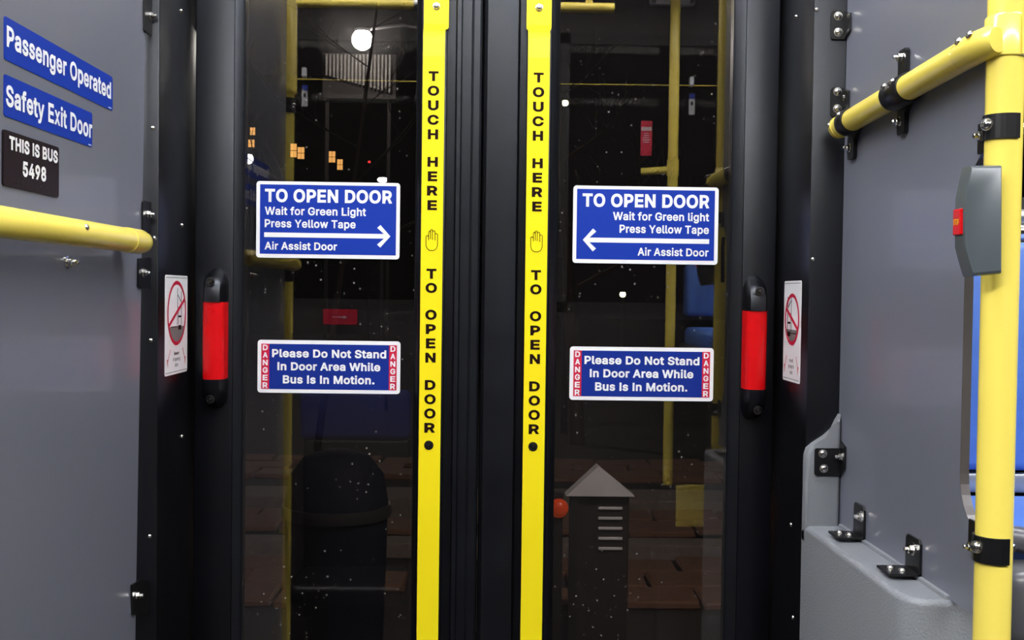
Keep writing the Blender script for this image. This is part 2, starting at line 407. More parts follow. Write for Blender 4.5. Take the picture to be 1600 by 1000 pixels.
# letter outlines of a plain grotesque, in thousandths of the type size: advance, closed loops
GLYPH = {
    '.': (188, ['95 -4 83 -3 73 1 63 9 56 18 51 29 50 41 51 53 55 64 63 73 73 81 83 85 95 87 107 85 118 81 128 73 135 64 140 53 141 41 140 29 135 18 128 9 118 1 107 -3']),
    '4': (453, ['40 106 40 158 247 509 311 509 109 166 109 162 413 162 413 106', '282 0 282 121 282 146 282 318 343 318 343 0']),
    '5': (453, ['221 -7 192 -5 165 1 140 11 118 24 99 41 83 60 71 82 63 105 60 130 122 130 125 115 130 102 138 89 148 78 160 68 173 60 188 54 204 51 221 50 241 51 259 56 276 64 291 75 304 89 314 104 322 122 326 141 328 162 326 183 321 203 314 221 303 237 290 251 275 262 257 270 238 275 218 277 168 268 152 262 139 255 128 246 67 253 96 509 366 509 366 452 151 452 134 302 136 302 148 311 162 318 178 325 194 330 211 333 229 334 252 332 274 328 294 321 313 311 330 299 345 285 358 269 370 251 379 231 386 210 390 187 391 163 388 132 381 102 369 76 352 52 332 32 309 15 282 3 253 -4']),
    '8': (453, ['226 -7 193 -5 163 1 136 11 111 25 91 42 74 62 62 84 54 109 52 135 53 156 58 176 65 195 75 212 87 228 101 241 117 252 134 260 153 265 153 267 129 276 109 289 93 308 80 330 73 354 70 380 73 405 79 428 90 450 106 469 124 485 146 498 170 508 197 514 226 516 255 514 282 508 306 498 328 485 346 469 361 450 373 428 379 405 382 380 379 354 372 330 359 308 343 289 323 276 300 267 300 265 318 260 335 252 351 241 365 228 377 212 387 195 395 176 399 156 401 135 398 109 391 84 378 62 362 42 341 25 317 11 289 1 259 -5', '226 49 248 50 267 54 285 60 300 69 313 79 323 92 331 106 335 121 337 139 335 157 330 173 322 189 312 202 298 213 283 223 265 230 247 234 226 235 206 234 187 230 169 223 154 213 140 202 130 189 122 173 117 157 115 139 117 121 121 106 129 92 139 79 152 69 167 60 185 54 205 50', '226 290 244 291 260 294 274 300 287 308 298 318 307 330 314 344 318 359 319 376 318 392 314 407 308 420 299 432 288 442 275 450 260 455 244 459 226 460 208 459 192 455 177 450 164 442 153 432 145 420 138 407 134 392 133 376 134 359 138 344 145 330 153 318 165 308 178 300 193 294 209 291']),
    '9': (453, ['226 516 256 513 285 506 310 494 333 478 352 458 368 434 380 408 387 378 389 347 387 322 382 296 373 270 359 240 340 207 315 168 200 0 130 0 302 248 307 248 288 221 257 202 218 195 188 197 161 203 137 214 116 229 98 247 83 269 72 294 66 321 64 352 66 382 73 411 85 436 101 459 120 479 142 494 168 506 196 513', '226 460 207 459 190 454 174 446 160 435 148 423 138 407 131 390 127 372 125 352 127 331 131 313 138 296 148 280 160 268 174 257 190 250 207 245 226 243 245 245 263 250 279 257 293 267 305 280 314 295 322 312 326 330 327 350 326 371 322 390 314 407 305 422 293 435 279 446 263 454 245 459']),
    'A': (480, ['16 0 201 509 276 509 463 0 395 0 287 302 264 372 232 478 245 478 213 371 190 302 85 0', '110 142 110 199 370 199 370 142']),
    'B': (456, ['60 0 60 509 241 509 274 507 304 501 329 491 350 477 367 461 381 442 390 421 396 398 398 374 397 353 393 336 387 320 378 307 368 295 356 286 315 267 315 262 331 260 347 254 363 246 378 234 391 220 402 203 411 184 416 161 418 136 416 111 410 88 400 67 386 48 368 31 344 18 317 8 284 2 246 0', '125 57 245 57 281 60 309 67 330 80 344 96 353 115 355 137 354 153 350 169 342 184 333 197 320 209 306 218 289 225 269 229 248 231 125 231', '125 285 238 285 256 287 273 290 288 296 302 304 314 314 323 326 330 340 335 355 336 372 333 393 326 412 313 429 294 442 270 449 240 452 125 452']),
    'C': (510, ['267 -7 225 -3 186 7 150 25 119 49 92 79 70 115 53 157 44 203 40 254 44 305 53 352 70 393 92 429 119 459 150 484 186 501 225 512 267 516 293 514 317 511 340 504 362 496 383 485 402 471 419 456 435 438 448 418 459 397 467 373 473 348 408 348 404 365 397 380 389 394 357 428 315 449 267 456 237 453 209 445 184 432 161 414 141 391 125 364 113 332 106 295 103 254 106 213 113 177 125 145 141 117 161 94 184 76 210 63 237 56 267 53 315 60 357 81 389 114 397 128 404 144 408 160 473 160 467 135 459 112 448 91 435 71 420 53 402 38 383 24 363 13 341 5 317 -2 293 -6']),
    'D': (502, ['219 0 96 0 96 57 215 57 254 60 288 68 318 81 343 99 363 122 379 149 390 181 397 216 399 255 397 294 390 329 379 360 364 388 344 410 320 428 291 441 258 449 221 452 93 452 93 509 225 509 273 505 315 495 352 478 385 455 412 426 433 391 449 351 458 306 462 255 458 205 449 159 433 119 412 83 384 54 351 31 312 14 268 3', '125 509 125 0 60 0 60 509']),
    'E': (419, ['60 0 60 509 372 509 372 452 125 452 125 286 355 286 355 229 125 229 125 57 375 57 375 0']),
    'G': (520, ['269 -7 225 -3 185 7 149 25 118 49 91 79 69 116 53 157 44 203 40 254 44 305 53 352 69 393 91 429 117 459 149 484 184 501 223 512 265 516 291 514 316 510 340 504 363 494 384 483 403 469 421 453 436 436 449 416 460 395 468 373 474 349 408 349 387 393 356 427 315 448 265 456 236 453 209 445 183 432 160 414 141 392 125 364 113 332 106 295 103 254 106 213 113 177 125 145 141 117 161 95 184 76 210 63 238 56 269 53 296 55 322 61 345 71 365 85 382 102 396 123 407 147 413 174 415 202 434 199 283 199 283 256 478 256 478 200 475 160 466 124 451 91 430 62 406 38 377 19 344 5 308 -4']),
    'H': (517, ['60 0 60 509 125 509 125 289 392 289 392 509 457 509 457 0 392 0 392 232 125 232 125 0']),
    'I': (186, ['60 0 60 509 126 509 126 0']),
    'L': (393, ['60 0 60 509 125 509 125 57 361 57 361 0']),
    'M': (628, ['60 0 60 509 152 509 277 187 287 159 299 123 311 84 322 49 307 49 318 83 330 121 342 158 352 187 476 509 568 509 568 0 504 0 504 291 504 327 505 369 506 413 507 457 513 457 498 409 482 363 467 322 456 291 342 0 286 0 170 291 159 321 145 361 129 408 112 457 119 457 120 416 121 372 122 328 122 291 122 0']),
    'N': (523, ['60 0 60 509 136 509 343 183 363 151 388 107 414 55 405 54 401 108 399 157 399 195 399 509 463 509 463 0 387 0 202 290 177 331 148 381 108 452 119 454 122 384 124 328 125 291 125 0']),
    'O': (533, ['267 -7 225 -3 186 7 150 25 119 49 92 79 70 115 53 157 44 203 40 254 44 305 53 352 70 393 92 429 119 459 150 484 186 501 225 512 267 516 309 512 348 501 384 484 415 459 442 429 464 393 480 352 490 305 493 254 490 203 480 157 464 115 442 79 415 49 384 25 348 7 309 -3', '267 53 296 55 324 63 349 76 372 94 392 116 408 144 420 176 428 213 430 254 428 295 420 332 408 365 392 392 372 415 349 433 324 446 296 453 267 456 237 453 210 445 184 433 161 415 142 392 125 364 113 332 106 295 103 254 106 213 113 176 125 144 142 117 161 94 184 76 210 63 237 55']),
    'P': (445, ['60 0 60 509 235 509 272 506 305 499 332 487 356 471 375 452 390 430 400 404 407 377 409 348 407 318 400 291 390 265 375 243 356 223 332 207 305 195 272 188 235 186 109 186 109 242 232 242 257 244 279 249 297 256 312 266 324 279 333 294 339 310 343 328 344 348 343 367 339 385 333 402 324 416 312 428 297 438 279 446 257 450 232 452 125 452 125 0']),
    'R': (449, ['60 0 60 509 236 509 273 506 305 500 333 489 357 473 376 455 390 433 401 408 407 381 409 352 407 323 401 296 390 271 376 250 356 232 333 217 305 206 273 200 236 198 96 198 96 255 234 255 258 256 280 260 298 267 313 276 325 287 334 300 340 316 344 333 345 352 344 371 340 389 334 405 325 419 313 430 298 440 279 447 258 451 233 452 125 452 125 0', '353 0 230 229 303 229 428 0']),
    'S': (447, ['224 -9 188 -7 156 -1 128 9 102 23 81 40 64 60 51 83 42 109 38 137 104 137 108 118 114 102 123 88 136 76 150 66 166 59 185 53 204 50 224 49 246 50 267 54 286 60 303 69 318 79 330 92 338 106 344 122 346 139 344 155 340 168 332 179 322 189 310 197 296 204 245 222 184 239 145 253 112 269 86 289 67 313 56 341 52 372 54 400 62 425 75 448 92 468 113 484 138 498 165 508 195 514 227 516 259 514 289 508 316 498 340 484 360 468 377 449 390 427 398 403 401 378 337 378 332 402 320 421 302 437 280 449 254 456 225 458 204 457 185 454 167 448 152 440 139 430 129 418 121 405 117 391 115 376 117 359 122 345 131 334 142 324 155 315 169 308 212 293 264 279 312 264 359 238 372 226 384 213 394 198 402 180 407 161 408 139 406 112 399 87 386 64 370 43 349 25 323 11 294 0 261 -7']),
    'T': (449, ['32 452 32 509 417 509 417 452 257 452 257 0 193 0 193 452']),
    'U': (517, ['259 -8 220 -6 186 2 154 15 126 33 103 55 85 80 71 108 63 140 60 173 60 509 124 509 124 178 126 155 132 133 141 113 153 95 169 80 187 68 208 59 232 53 259 52 285 53 309 59 331 68 349 80 364 95 377 113 386 133 391 155 393 178 393 509 457 509 457 173 454 140 446 108 433 80 414 55 391 33 363 15 332 2 297 -6']),
    'W': (686, ['155 0 16 509 82 509 163 196 176 145 187 94 197 40 189 40 200 94 211 145 224 196 306 509 380 509 462 196 474 145 486 94 497 40 488 40 499 94 510 145 523 196 603 509 670 509 530 0 455 0 368 323 351 391 336 475 350 475 335 395 318 323 230 0']),
    'Y': (472, ['204 0 204 208 16 509 91 509 192 344 222 292 250 230 224 230 251 293 280 344 381 509 455 509 268 208 268 0']),
    'a': (389, ['160 -8 137 -7 115 -3 94 5 76 15 60 29 48 45 38 63 32 84 30 108 32 128 36 146 43 161 53 174 64 184 78 193 125 211 178 220 234 227 265 235 271 240 274 246 276 255 276 257 275 272 272 285 267 297 260 307 251 315 240 322 227 327 212 330 196 331 178 330 163 327 149 322 118 301 100 274 41 291 51 313 64 331 78 346 95 358 113 368 133 375 194 384 239 379 286 360 300 350 312 336 322 320 330 301 335 278 337 251 337 0 276 0 276 52 272 52 252 25 215 1 199 -4 181 -7', '170 45 192 47 211 51 228 59 242 68 254 80 263 93 270 108 274 122 276 138 276 190 260 182 231 176 200 171 176 168 134 159 103 139 97 130 93 118 92 105 93 93 96 82 102 72 109 64 119 57 130 52']),
    'd': (424, ['195 -8 165 -6 137 3 112 16 89 34 70 57 55 84 43 116 36 150 34 189 36 227 43 261 55 293 70 320 89 342 112 360 137 374 165 382 196 384 218 383 237 379 253 373 287 346 306 319 311 319 311 509 372 509 372 0 313 0 313 59 307 59 287 31 252 4 236 -3 217 -7', '204 47 226 49 246 55 263 65 278 78 290 95 299 115 306 138 310 162 312 190 310 216 306 241 300 263 290 282 278 299 263 312 246 322 227 328 204 330 182 328 162 322 145 311 130 298 118 281 108 261 102 239 98 215 96 190 98 163 102 139 109 117 118 97 130 80 145 66 163 55 182 49']),
    'e': (404, ['212 -8 177 -5 145 3 117 16 92 35 72 58 56 85 44 116 37 150 34 187 36 224 44 258 55 290 71 317 91 340 115 359 142 373 172 382 205 384 226 383 246 380 266 374 285 366 303 355 319 341 334 324 347 305 357 282 365 256 370 227 371 194 371 169 75 169 75 221 338 221 310 202 308 226 304 248 298 268 288 286 277 301 262 314 246 323 227 328 205 330 183 328 164 323 146 313 131 301 119 286 109 270 102 251 97 231 96 211 96 178 98 151 102 127 110 106 121 88 135 73 151 62 170 53 190 48 212 46 254 53 285 73 306 106 365 91 358 72 348 55 335 39 320 26 302 14 282 4 261 -3 237 -7']),
    'f': (254, ['228 379 228 327 6 327 6 379', '81 0 81 432 82 452 87 470 96 486 107 499 120 510 135 519 152 525 169 529 187 530 222 527 243 521 227 468 215 472 195 474 178 472 164 468 154 460 147 449 143 435 142 419 142 0']),
    'g': (425, ['207 -151 180 -149 156 -146 134 -140 114 -132 97 -122 82 -110 70 -97 59 -84 50 -69 101 -41 122 -66 154 -88 169 -93 187 -96 207 -97 236 -95 261 -87 282 -75 298 -58 308 -34 311 -6 311 68 306 68 287 42 252 16 236 10 217 6 195 5 165 7 138 15 113 27 90 43 71 65 55 90 43 120 36 154 34 191 36 229 43 263 55 293 71 320 90 342 112 360 138 374 166 382 196 384 218 383 237 379 254 373 288 346 308 319 313 319 313 379 372 379 372 -9 370 -40 363 -67 350 -90 334 -109 314 -124 290 -136 265 -144 237 -149', '205 59 227 61 246 66 264 75 278 87 290 103 300 121 307 142 311 166 312 193 311 219 307 242 300 264 291 283 279 299 264 312 247 322 227 328 205 330 182 328 163 322 145 312 130 298 118 282 109 262 102 241 98 218 96 193 98 167 102 144 109 123 118 104 131 88 145 76 163 66 183 61']),
    'h': (410, ['114 227 114 0 53 0 53 509 114 509 114 288 102 288 116 319 132 344 152 362 175 375 200 382 227 384 252 383 275 377 295 369 313 356 328 340 341 321 350 298 355 271 357 240 357 0 296 0 296 235 293 263 286 286 273 304 256 318 235 326 210 329 192 328 176 324 161 317 147 308 136 297 126 283 119 266 115 248']),
    'i': (167, ['53 0 53 379 114 379 114 0', '84 443 73 444 63 448 54 455 47 463 43 472 41 483 43 494 47 504 54 512 63 518 73 522 84 524 95 522 105 518 114 512 121 504 125 494 126 483 125 472 121 463 114 455 105 448 95 444']),
    'l': (189, ['139 -2 112 0 91 8 74 20 62 37 55 59 53 84 53 509 114 509 114 99 114 83 117 71 120 62 126 57 135 53 146 52 160 53 170 54 181 3 162 -1']),
    'n': (410, ['114 227 114 0 53 0 53 379 112 379 112 288 102 288 116 319 132 344 152 362 175 375 200 382 227 384 252 383 275 377 295 369 313 356 328 340 341 321 350 298 355 271 357 240 357 0 296 0 296 235 293 263 286 286 273 304 256 318 235 326 210 329 192 328 176 324 161 317 147 308 136 297 126 283 119 266 115 248']),
    'o': (415, ['207 -8 174 -5 144 3 117 16 93 35 72 58 56 85 44 116 37 150 34 187 37 225 44 260 56 291 72 318 93 341 117 360 144 373 174 382 207 384 241 382 271 373 299 360 323 341 343 318 359 291 371 260 379 225 381 187 379 150 371 116 359 85 343 58 323 35 299 16 271 3 241 -5', '207 46 231 49 252 55 270 66 285 80 298 97 307 117 314 139 318 163 319 187 318 212 314 236 307 258 298 278 285 296 270 310 252 321 231 328 207 330 184 328 163 321 145 310 130 296 118 278 108 258 102 236 98 212 96 187 98 163 102 139 108 117 118 97 130 80 145 66 163 55 184 49']),
    'p': (424, ['53 -143 53 379 112 379 112 319 118 319 137 346 171 373 188 379 207 383 229 384 259 382 287 374 313 360 335 342 354 320 370 293 381 261 388 227 390 189 388 150 381 116 370 84 355 57 336 34 313 16 288 3 260 -6 229 -8 208 -7 189 -3 173 4 138 31 118 59 114 59 114 -143', '220 47 242 49 262 55 279 66 294 80 306 97 316 117 323 139 327 163 328 190 327 215 323 239 316 261 307 281 294 298 280 311 262 322 243 328 220 330 198 328 178 322 161 312 146 299 134 282 125 263 118 241 114 216 113 190 114 162 118 138 125 115 135 95 147 78 162 65 179 55 198 49']),
    'r': (259, ['53 0 53 379 112 379 112 321 115 321 124 339 137 354 152 367 171 377 191 383 213 385 229 384 243 384 243 322 230 324 207 326 190 324 174 321 159 315 146 306 135 296 126 284 119 269 115 254 114 237 114 0']),
    's': (365, ['182 -8 157 -7 133 -3 112 3 93 12 76 24 62 38 50 54 41 73 36 94 94 106 101 87 111 72 124 60 141 52 160 47 181 45 206 47 227 53 244 62 258 74 265 88 268 103 266 115 262 126 254 136 243 144 229 150 212 155 149 170 118 180 92 192 72 208 58 227 50 249 47 274 49 295 55 314 65 332 79 347 95 360 115 370 137 378 161 383 187 384 212 383 234 379 254 372 271 363 286 352 299 339 309 324 318 308 324 290 268 277 262 291 254 304 243 316 228 325 210 331 187 332 166 331 147 326 131 317 118 305 111 292 109 277 110 264 115 253 124 243 136 235 152 229 172 223 229 209 261 200 287 187 306 171 320 153 328 131 331 106 329 85 323 65 312 47 298 31 281 18 260 6 236 -2 210 -7']),
    't': (227, ['204 379 204 327 6 327 6 379', '65 471 126 471 126 98 127 83 130 70 136 61 144 55 156 51 170 50 185 51 202 54 213 2 192 -3 168 -4 138 -1 113 7 92 21 77 41 68 64 65 93']),
    'u': (410, ['182 -5 158 -3 135 2 115 11 97 23 82 39 69 59 60 82 54 109 53 139 53 379 114 379 114 144 116 117 124 94 137 75 154 61 175 53 200 50 218 52 234 55 249 62 263 71 274 83 283 97 290 113 295 132 296 153 296 379 357 379 357 0 298 0 298 92 307 92 294 60 277 35 257 17 234 5 209 -3']),
    'w': (567, ['138 0 22 379 87 379 134 214 154 137 175 41 165 41 186 135 206 214 252 379 316 379 362 214 382 136 402 41 391 41 413 135 434 214 480 379 545 379 430 0 368 0 319 172 304 225 290 280 276 338 290 338 277 280 262 225 248 172 199 0']),
    'x': (379, ['21 0 171 218 171 171 29 379 100 379 148 306 179 253 207 206 176 206 202 253 233 306 282 379 352 379 209 169 209 214 358 0 287 0 231 85 200 136 173 182 204 182 178 136 148 85 92 0']),
    'y': (389, ['48 -139 62 -86 71 -87 104 -89 113 -86 122 -81 130 -74 138 -64 145 -51 151 -36 162 -1 17 379 84 379 165 155 187 87 206 21 184 21 202 87 224 155 305 379 372 379 204 -58 196 -77 187 -93 176 -107 165 -119 153 -128 139 -136 125 -141 109 -144 92 -145 64 -143']),
}

TXT = {}


def glyph_mesh(ch, bold):
    """one letter as a clean flat mesh: its filled outline joined with a band that thickens the stroke"""
    key = ('glyph', ch, bold)
    if key in TXT: return TXT[key]
    outs, holes, polys = [], [], []
    for lp_ in GLYPH[ch][1]:
        n_ = [int(q) / 1000 for q in lp_.split()]
        P = [Vector((n_[i], n_[i + 1])) for i in range(0, len(n_), 2)]
        if ch == 'i' and min(p.y for p in P) > .38:
            P = [p + Vector((0, bold * .9)) for p in P]          # keep the dot clear of the stem
        ar_ = sum(P[i - 1].x * P[i].y - P[i].x * P[i - 1].y for i in range(len(P)))
        (outs if ar_ < 0 else holes).append(P)
        if bold:
            Q = []
            for i, p in enumerate(P):
                e0_ = (p - P[i - 1]).normalized(); e1_ = (P[(i + 1) % len(P)] - p).normalized()
                m_ = Vector((-e0_.y - e1_.y, e0_.x + e1_.x))
                Q.append(p + m_ * (2 / max(m_.length_squared, 1.6)) * bold)
            m = len(P)
            polys += [[P[i], P[(i + 1) % m], Q[(i + 1) % m], Q[i]] for i in range(m)]

    def inside(pt, poly):
        c = False
        for i in range(len(poly)):
            a_, b_ = poly[i - 1], poly[i]
            if (a_.y > pt.y) != (b_.y > pt.y) and pt.x < (b_.x - a_.x) * (pt.y - a_.y) / (b_.y - a_.y) + a_.x: c = not c
        return c
    for o_ in outs:
        grp = [o_] + [h for h in holes if inside(h[0], o_)]
        flat = [p for l_ in grp for p in l_]
        for t_ in tessellate_polygon([[p.to_3d() for p in l_] for l_ in grp]):
            polys.append([flat[i] for i in t_])
    V, ED = [], []
    for pl in polys:
        k = len(V); V += pl
        ED += [(k + i, k + (i + 1) % len(pl)) for i in range(len(pl))]
    r_ = delaunay_2d_cdt(V, ED, [], 0, 1e-5)
    keep = []
    boxes = [(min(p.x for p in pl), max(p.x for p in pl), min(p.y for p in pl), max(p.y for p in pl), pl) for pl in polys]
    for f_ in r_[2]:
        c_ = sum((r_[0][i] for i in f_), Vector((0, 0))) / len(f_)
        if any(a_ <= c_.x <= b_ and d_ <= c_.y <= e_ and inside(c_, pl) for a_, b_, d_, e_, pl in boxes):
            keep.append(tuple(f_))
    TXT[key] = ([v.copy() for v in r_[0]], keep)
    return TXT[key]


def text_data(body, bold):
    """filled outline letters in em units, thickened by bold"""
    key = (body, bold)
    if key in TXT: return TXT[key]
    vs, fs, pen = [], [], 0.0
    for ch in body:
        if ch == ' ':
            pen += .19 + bold * .6; continue
        adv, loops = GLYPH[ch]
        gv, gf = glyph_mesh(ch, bold)
        k = len(vs)
        vs += [Vector((p.x + pen, p.y, 0)) for p in gv]
        fs += [tuple(i + k for i in f_) for f_ in gf]
        pen += adv / 1000 + bold * 1.0
    TXT[key] = (vs, fs)
    return TXT[key]


def lettering(body, fr, x0, x1, top, base, m, parent, lift, bold=0.018, name='lettering', label=None):
    """print body so that it spans x0..x1 with capitals from top to base"""
    items = body if isinstance(body, list) else [(body, x0, x1, top, base)]
    V, FC = [], []
    for bd, a, b_, tp, bs in items:
        vs, fs = text_data(bd, bold)
        hs, _ = text_data('H', bold)
        h0, h1 = min(v.y for v in hs), max(v.y for v in hs)
        xa, xb = min(v.x for v in vs), max(v.x for v in vs)
        k = len(V)
        for v in vs:
            V.append(fr.p(a + (v.x - xa) / (xb - xa) * (b_ - a), bs - (v.y - h0) / (h1 - h0) * (bs - tp), lift))
        FC += [tuple(i + k for i in f) for f in fs]
    me = bpy.data.meshes.new(name)
    me.from_pydata(V, [], FC); me.update()
    o = link_mesh(name, me, m, parent)
    if label: o['label'] = label
    return o


# ================================================================== the bus shell
YD = 1.545          # room-side face of the door leaves
YG = 1.556          # room-side face of the door glass
XL, XR = -0.425, 0.408   # side faces of the door posts
YP = 1.395          # front face of the door posts
XPL, XPR = -0.437, 0.450  # faces of the side panels


def px(x, y=500, Y=YD):
    return at_y(x, y, Y).x


def setting(name, bm, m, smooth=None):
    return tag(obj(name, bm, m, None, smooth), kind='structure')


setting('floor', box(-3, 3, -0.98, 1.62, -0.05, 0.0), 'floor')
setting('ceiling', box(-3, 3, -0.98, 1.62, 2.56, 2.62), 'ceil')
setting('wall_end', box(-3.06, -3.0, -0.98, 1.62, 0, 2.56), 'sidewall')
setting('wall_tail', box(3.0, 3.06, -0.98, 1.62, 0, 2.56), 'sidewall')
b = box(-3, -0.47, 1.5, 1.6, 0, 1.5); box(-3, -0.47, 1.5, 1.6, 2.3, 2.56, bm=b)
box(-0.60, -0.47, 1.5, 1.6, 1.5, 2.3, bm=b)
setting('wall_left', b, 'sidewall')
b = box(0.51, 3, 1.5, 1.6, 0, 1.555); box(0.51, 3, 1.5, 1.6, 2.3, 2.56, bm=b)
setting('wall_right', b, 'sidewall')
setting('wall_header', box(-0.47, 0.51, 1.5, 1.6, 2.16, 2.56), 'black')
# side windows
for nm, xa, xb, z0 in (('window_1', -3, -0.60, 1.5), ('window_2', 0.51, 3, 1.555)):
    wv = struct(nm, ((xa + xb) / 2, 1.55, z0))
    b = box(xa, xb, 1.53, 1.57, z0, z0 + 0.04); box(xa, xb, 1.53, 1.57, 2.26, 2.3, bm=b)
    box(xa, xa + 0.04, 1.53, 1.57, z0, 2.3, bm=b); box(xb - 0.04, xb, 1.53, 1.57, z0, 2.3, bm=b)
    obj('window_frame', b, 'gasket', wv)
    obj('pane', box(xa + 0.04, xb - 0.04, 1.545, 1.551, z0 + 0.04, 2.26), 'glass2', wv)
# opposite side: low wall, windows, header
YB = -0.95
setting('wall_opposite', box(-3, 3, YB - 0.05, YB, 0, 1.38), 'sidewall')
setting('wall_opposite_header', box(-3, 3, YB - 0.05, YB, 2.42, 2.56), 'sidewall')
for i, (xa, xb) in enumerate(((-3, -1.0), (-1.0, 0.25), (0.25, 1.5), (1.5, 3))):
    wv = struct('window_%d' % (i + 3), ((xa + xb) / 2, YB, 1.38))
    b = box(xa, xb, YB - 0.04, YB, 1.38, 1.42); box(xa, xb, YB - 0.04, YB, 2.38, 2.42, bm=b)
    box(xa, xa + 0.03, YB - 0.04, YB, 1.38, 2.42, bm=b); box(xb - 0.03, xb, YB - 0.04, YB, 1.38, 2.42, bm=b)
    obj('window_frame', b, 'gasket', wv)
    obj('pane', box(xa + 0.03, xb - 0.03, YB - 0.02, YB - 0.014, 1.42, 2.38), 'glass2', wv)

# door posts (black coated), with their small screws
def post(name, xa, xb, edge_x, screws):
    t = struct(name, ((xa + xb) / 2, 1.5, 0))
    obj('post_body', box(xa, xb, YP, 1.60, 0, 2.2, 0.0022, 2), 'black', t, 30)
    for x, y, where in screws:
        if where == 'f': bolt(at_y(x, y, YP), (0, -1, 0), 0.0028, t, 'dome')
        else: bolt(at_x(x, y, edge_x), (1 if edge_x < 0 else -1, 0, 0), 0.0032, t, 'dome')
    return t


post('trim_1', -0.50, XL, XL, [(239, 200, 'f'), (283, 17, 's'), (284, 352, 's'), (236, 532, 'f'), (284, 682, 's'), (234, 838, 'f')])
post('trim_2', XR, 0.51, XR, [(1276, 15, 'f'), (1244, 26, 's'), (1270, 405, 'f'), (1236, 820, 's'), (1239, 965, 's')])

# ================================================================== door leaves
def leaf(name, outer, bead_o, glass_o, glass_i, bead_i, inner):
    """pixel columns at mid height from the hinge side to the meeting edge"""
    X = [px(v) for v in (outer, bead_o, glass_o, glass_i, bead_i, inner)]
    t = struct(name, ((X[0] + X[-1]) / 2, YD, 0.02))
    sg = 1 if X[-1] > X[0] else -1
    obj('stile', box(X[0], X[1], YD, 1.59, 0.02, 2.14, 0.003, 2), 'black', t, 30)
    obj('stile', box(X[4], X[5], YD, 1.59, 0.02, 2.14, 0.003, 2), 'black', t, 30)
    obj('rail', box(X[1], X[4], YD, 1.59, 0.02, 0.16, 0.002), 'black', t, 30)
    obj('rail', box(X[1], X[4], YD, 1.59, 2.02, 2.14, 0.002), 'black', t, 30)
    for a, c in ((X[1], X[2]), (X[4], X[3])):
        pts = [(a, 1.575, .16), (a, YD + .001, .16), (a + (c - a) * .75, YD + .006, .16), (c, YG, .16), (c, 1.575, .16)]
        obj('glazing_bead', prism(pts, (0, 0, 1.86)), 'rubber', t, 30)
    obj('pane', box(X[2] - sg * .004, X[3] + sg * .004, YG, YG + 0.005, 0.16, 2.02), 'glass', t)
    return t


d1 = leaf('door_1', 303, 364, 378, 646, 654, 694)
d2 = leaf('door_2', 1211, 1158, 1141, 870, 857, 818)

# meeting-edge rubber seals, ribbed
def seal(parent, cols):
    pts = [(px(x), y, 0.03) for x, y in cols]
    obj('edge_seal', prism(pts, (0, 0, 2.1)), 'rubber', parent, 25)


seal(d1, [(694, 1.59), (694, 1.553), (707, 1.553), (708, 1.540), (710, 1.537), (716, 1.537), (717.5, 1.540), (718, 1.545), (732, 1.545), (733, 1.5415), (736, 1.540), (745, 1.540), (748, 1.542), (749, 1.556), (749, 1.59)])
seal(d2, [(818, 1.59), (818, 1.556), (808, 1.556), (807, 1.543), (804, 1.537), (790, 1.5345), (770, 1.5345), (757, 1.537), (752, 1.542), (750, 1.556), (750, 1.59)])

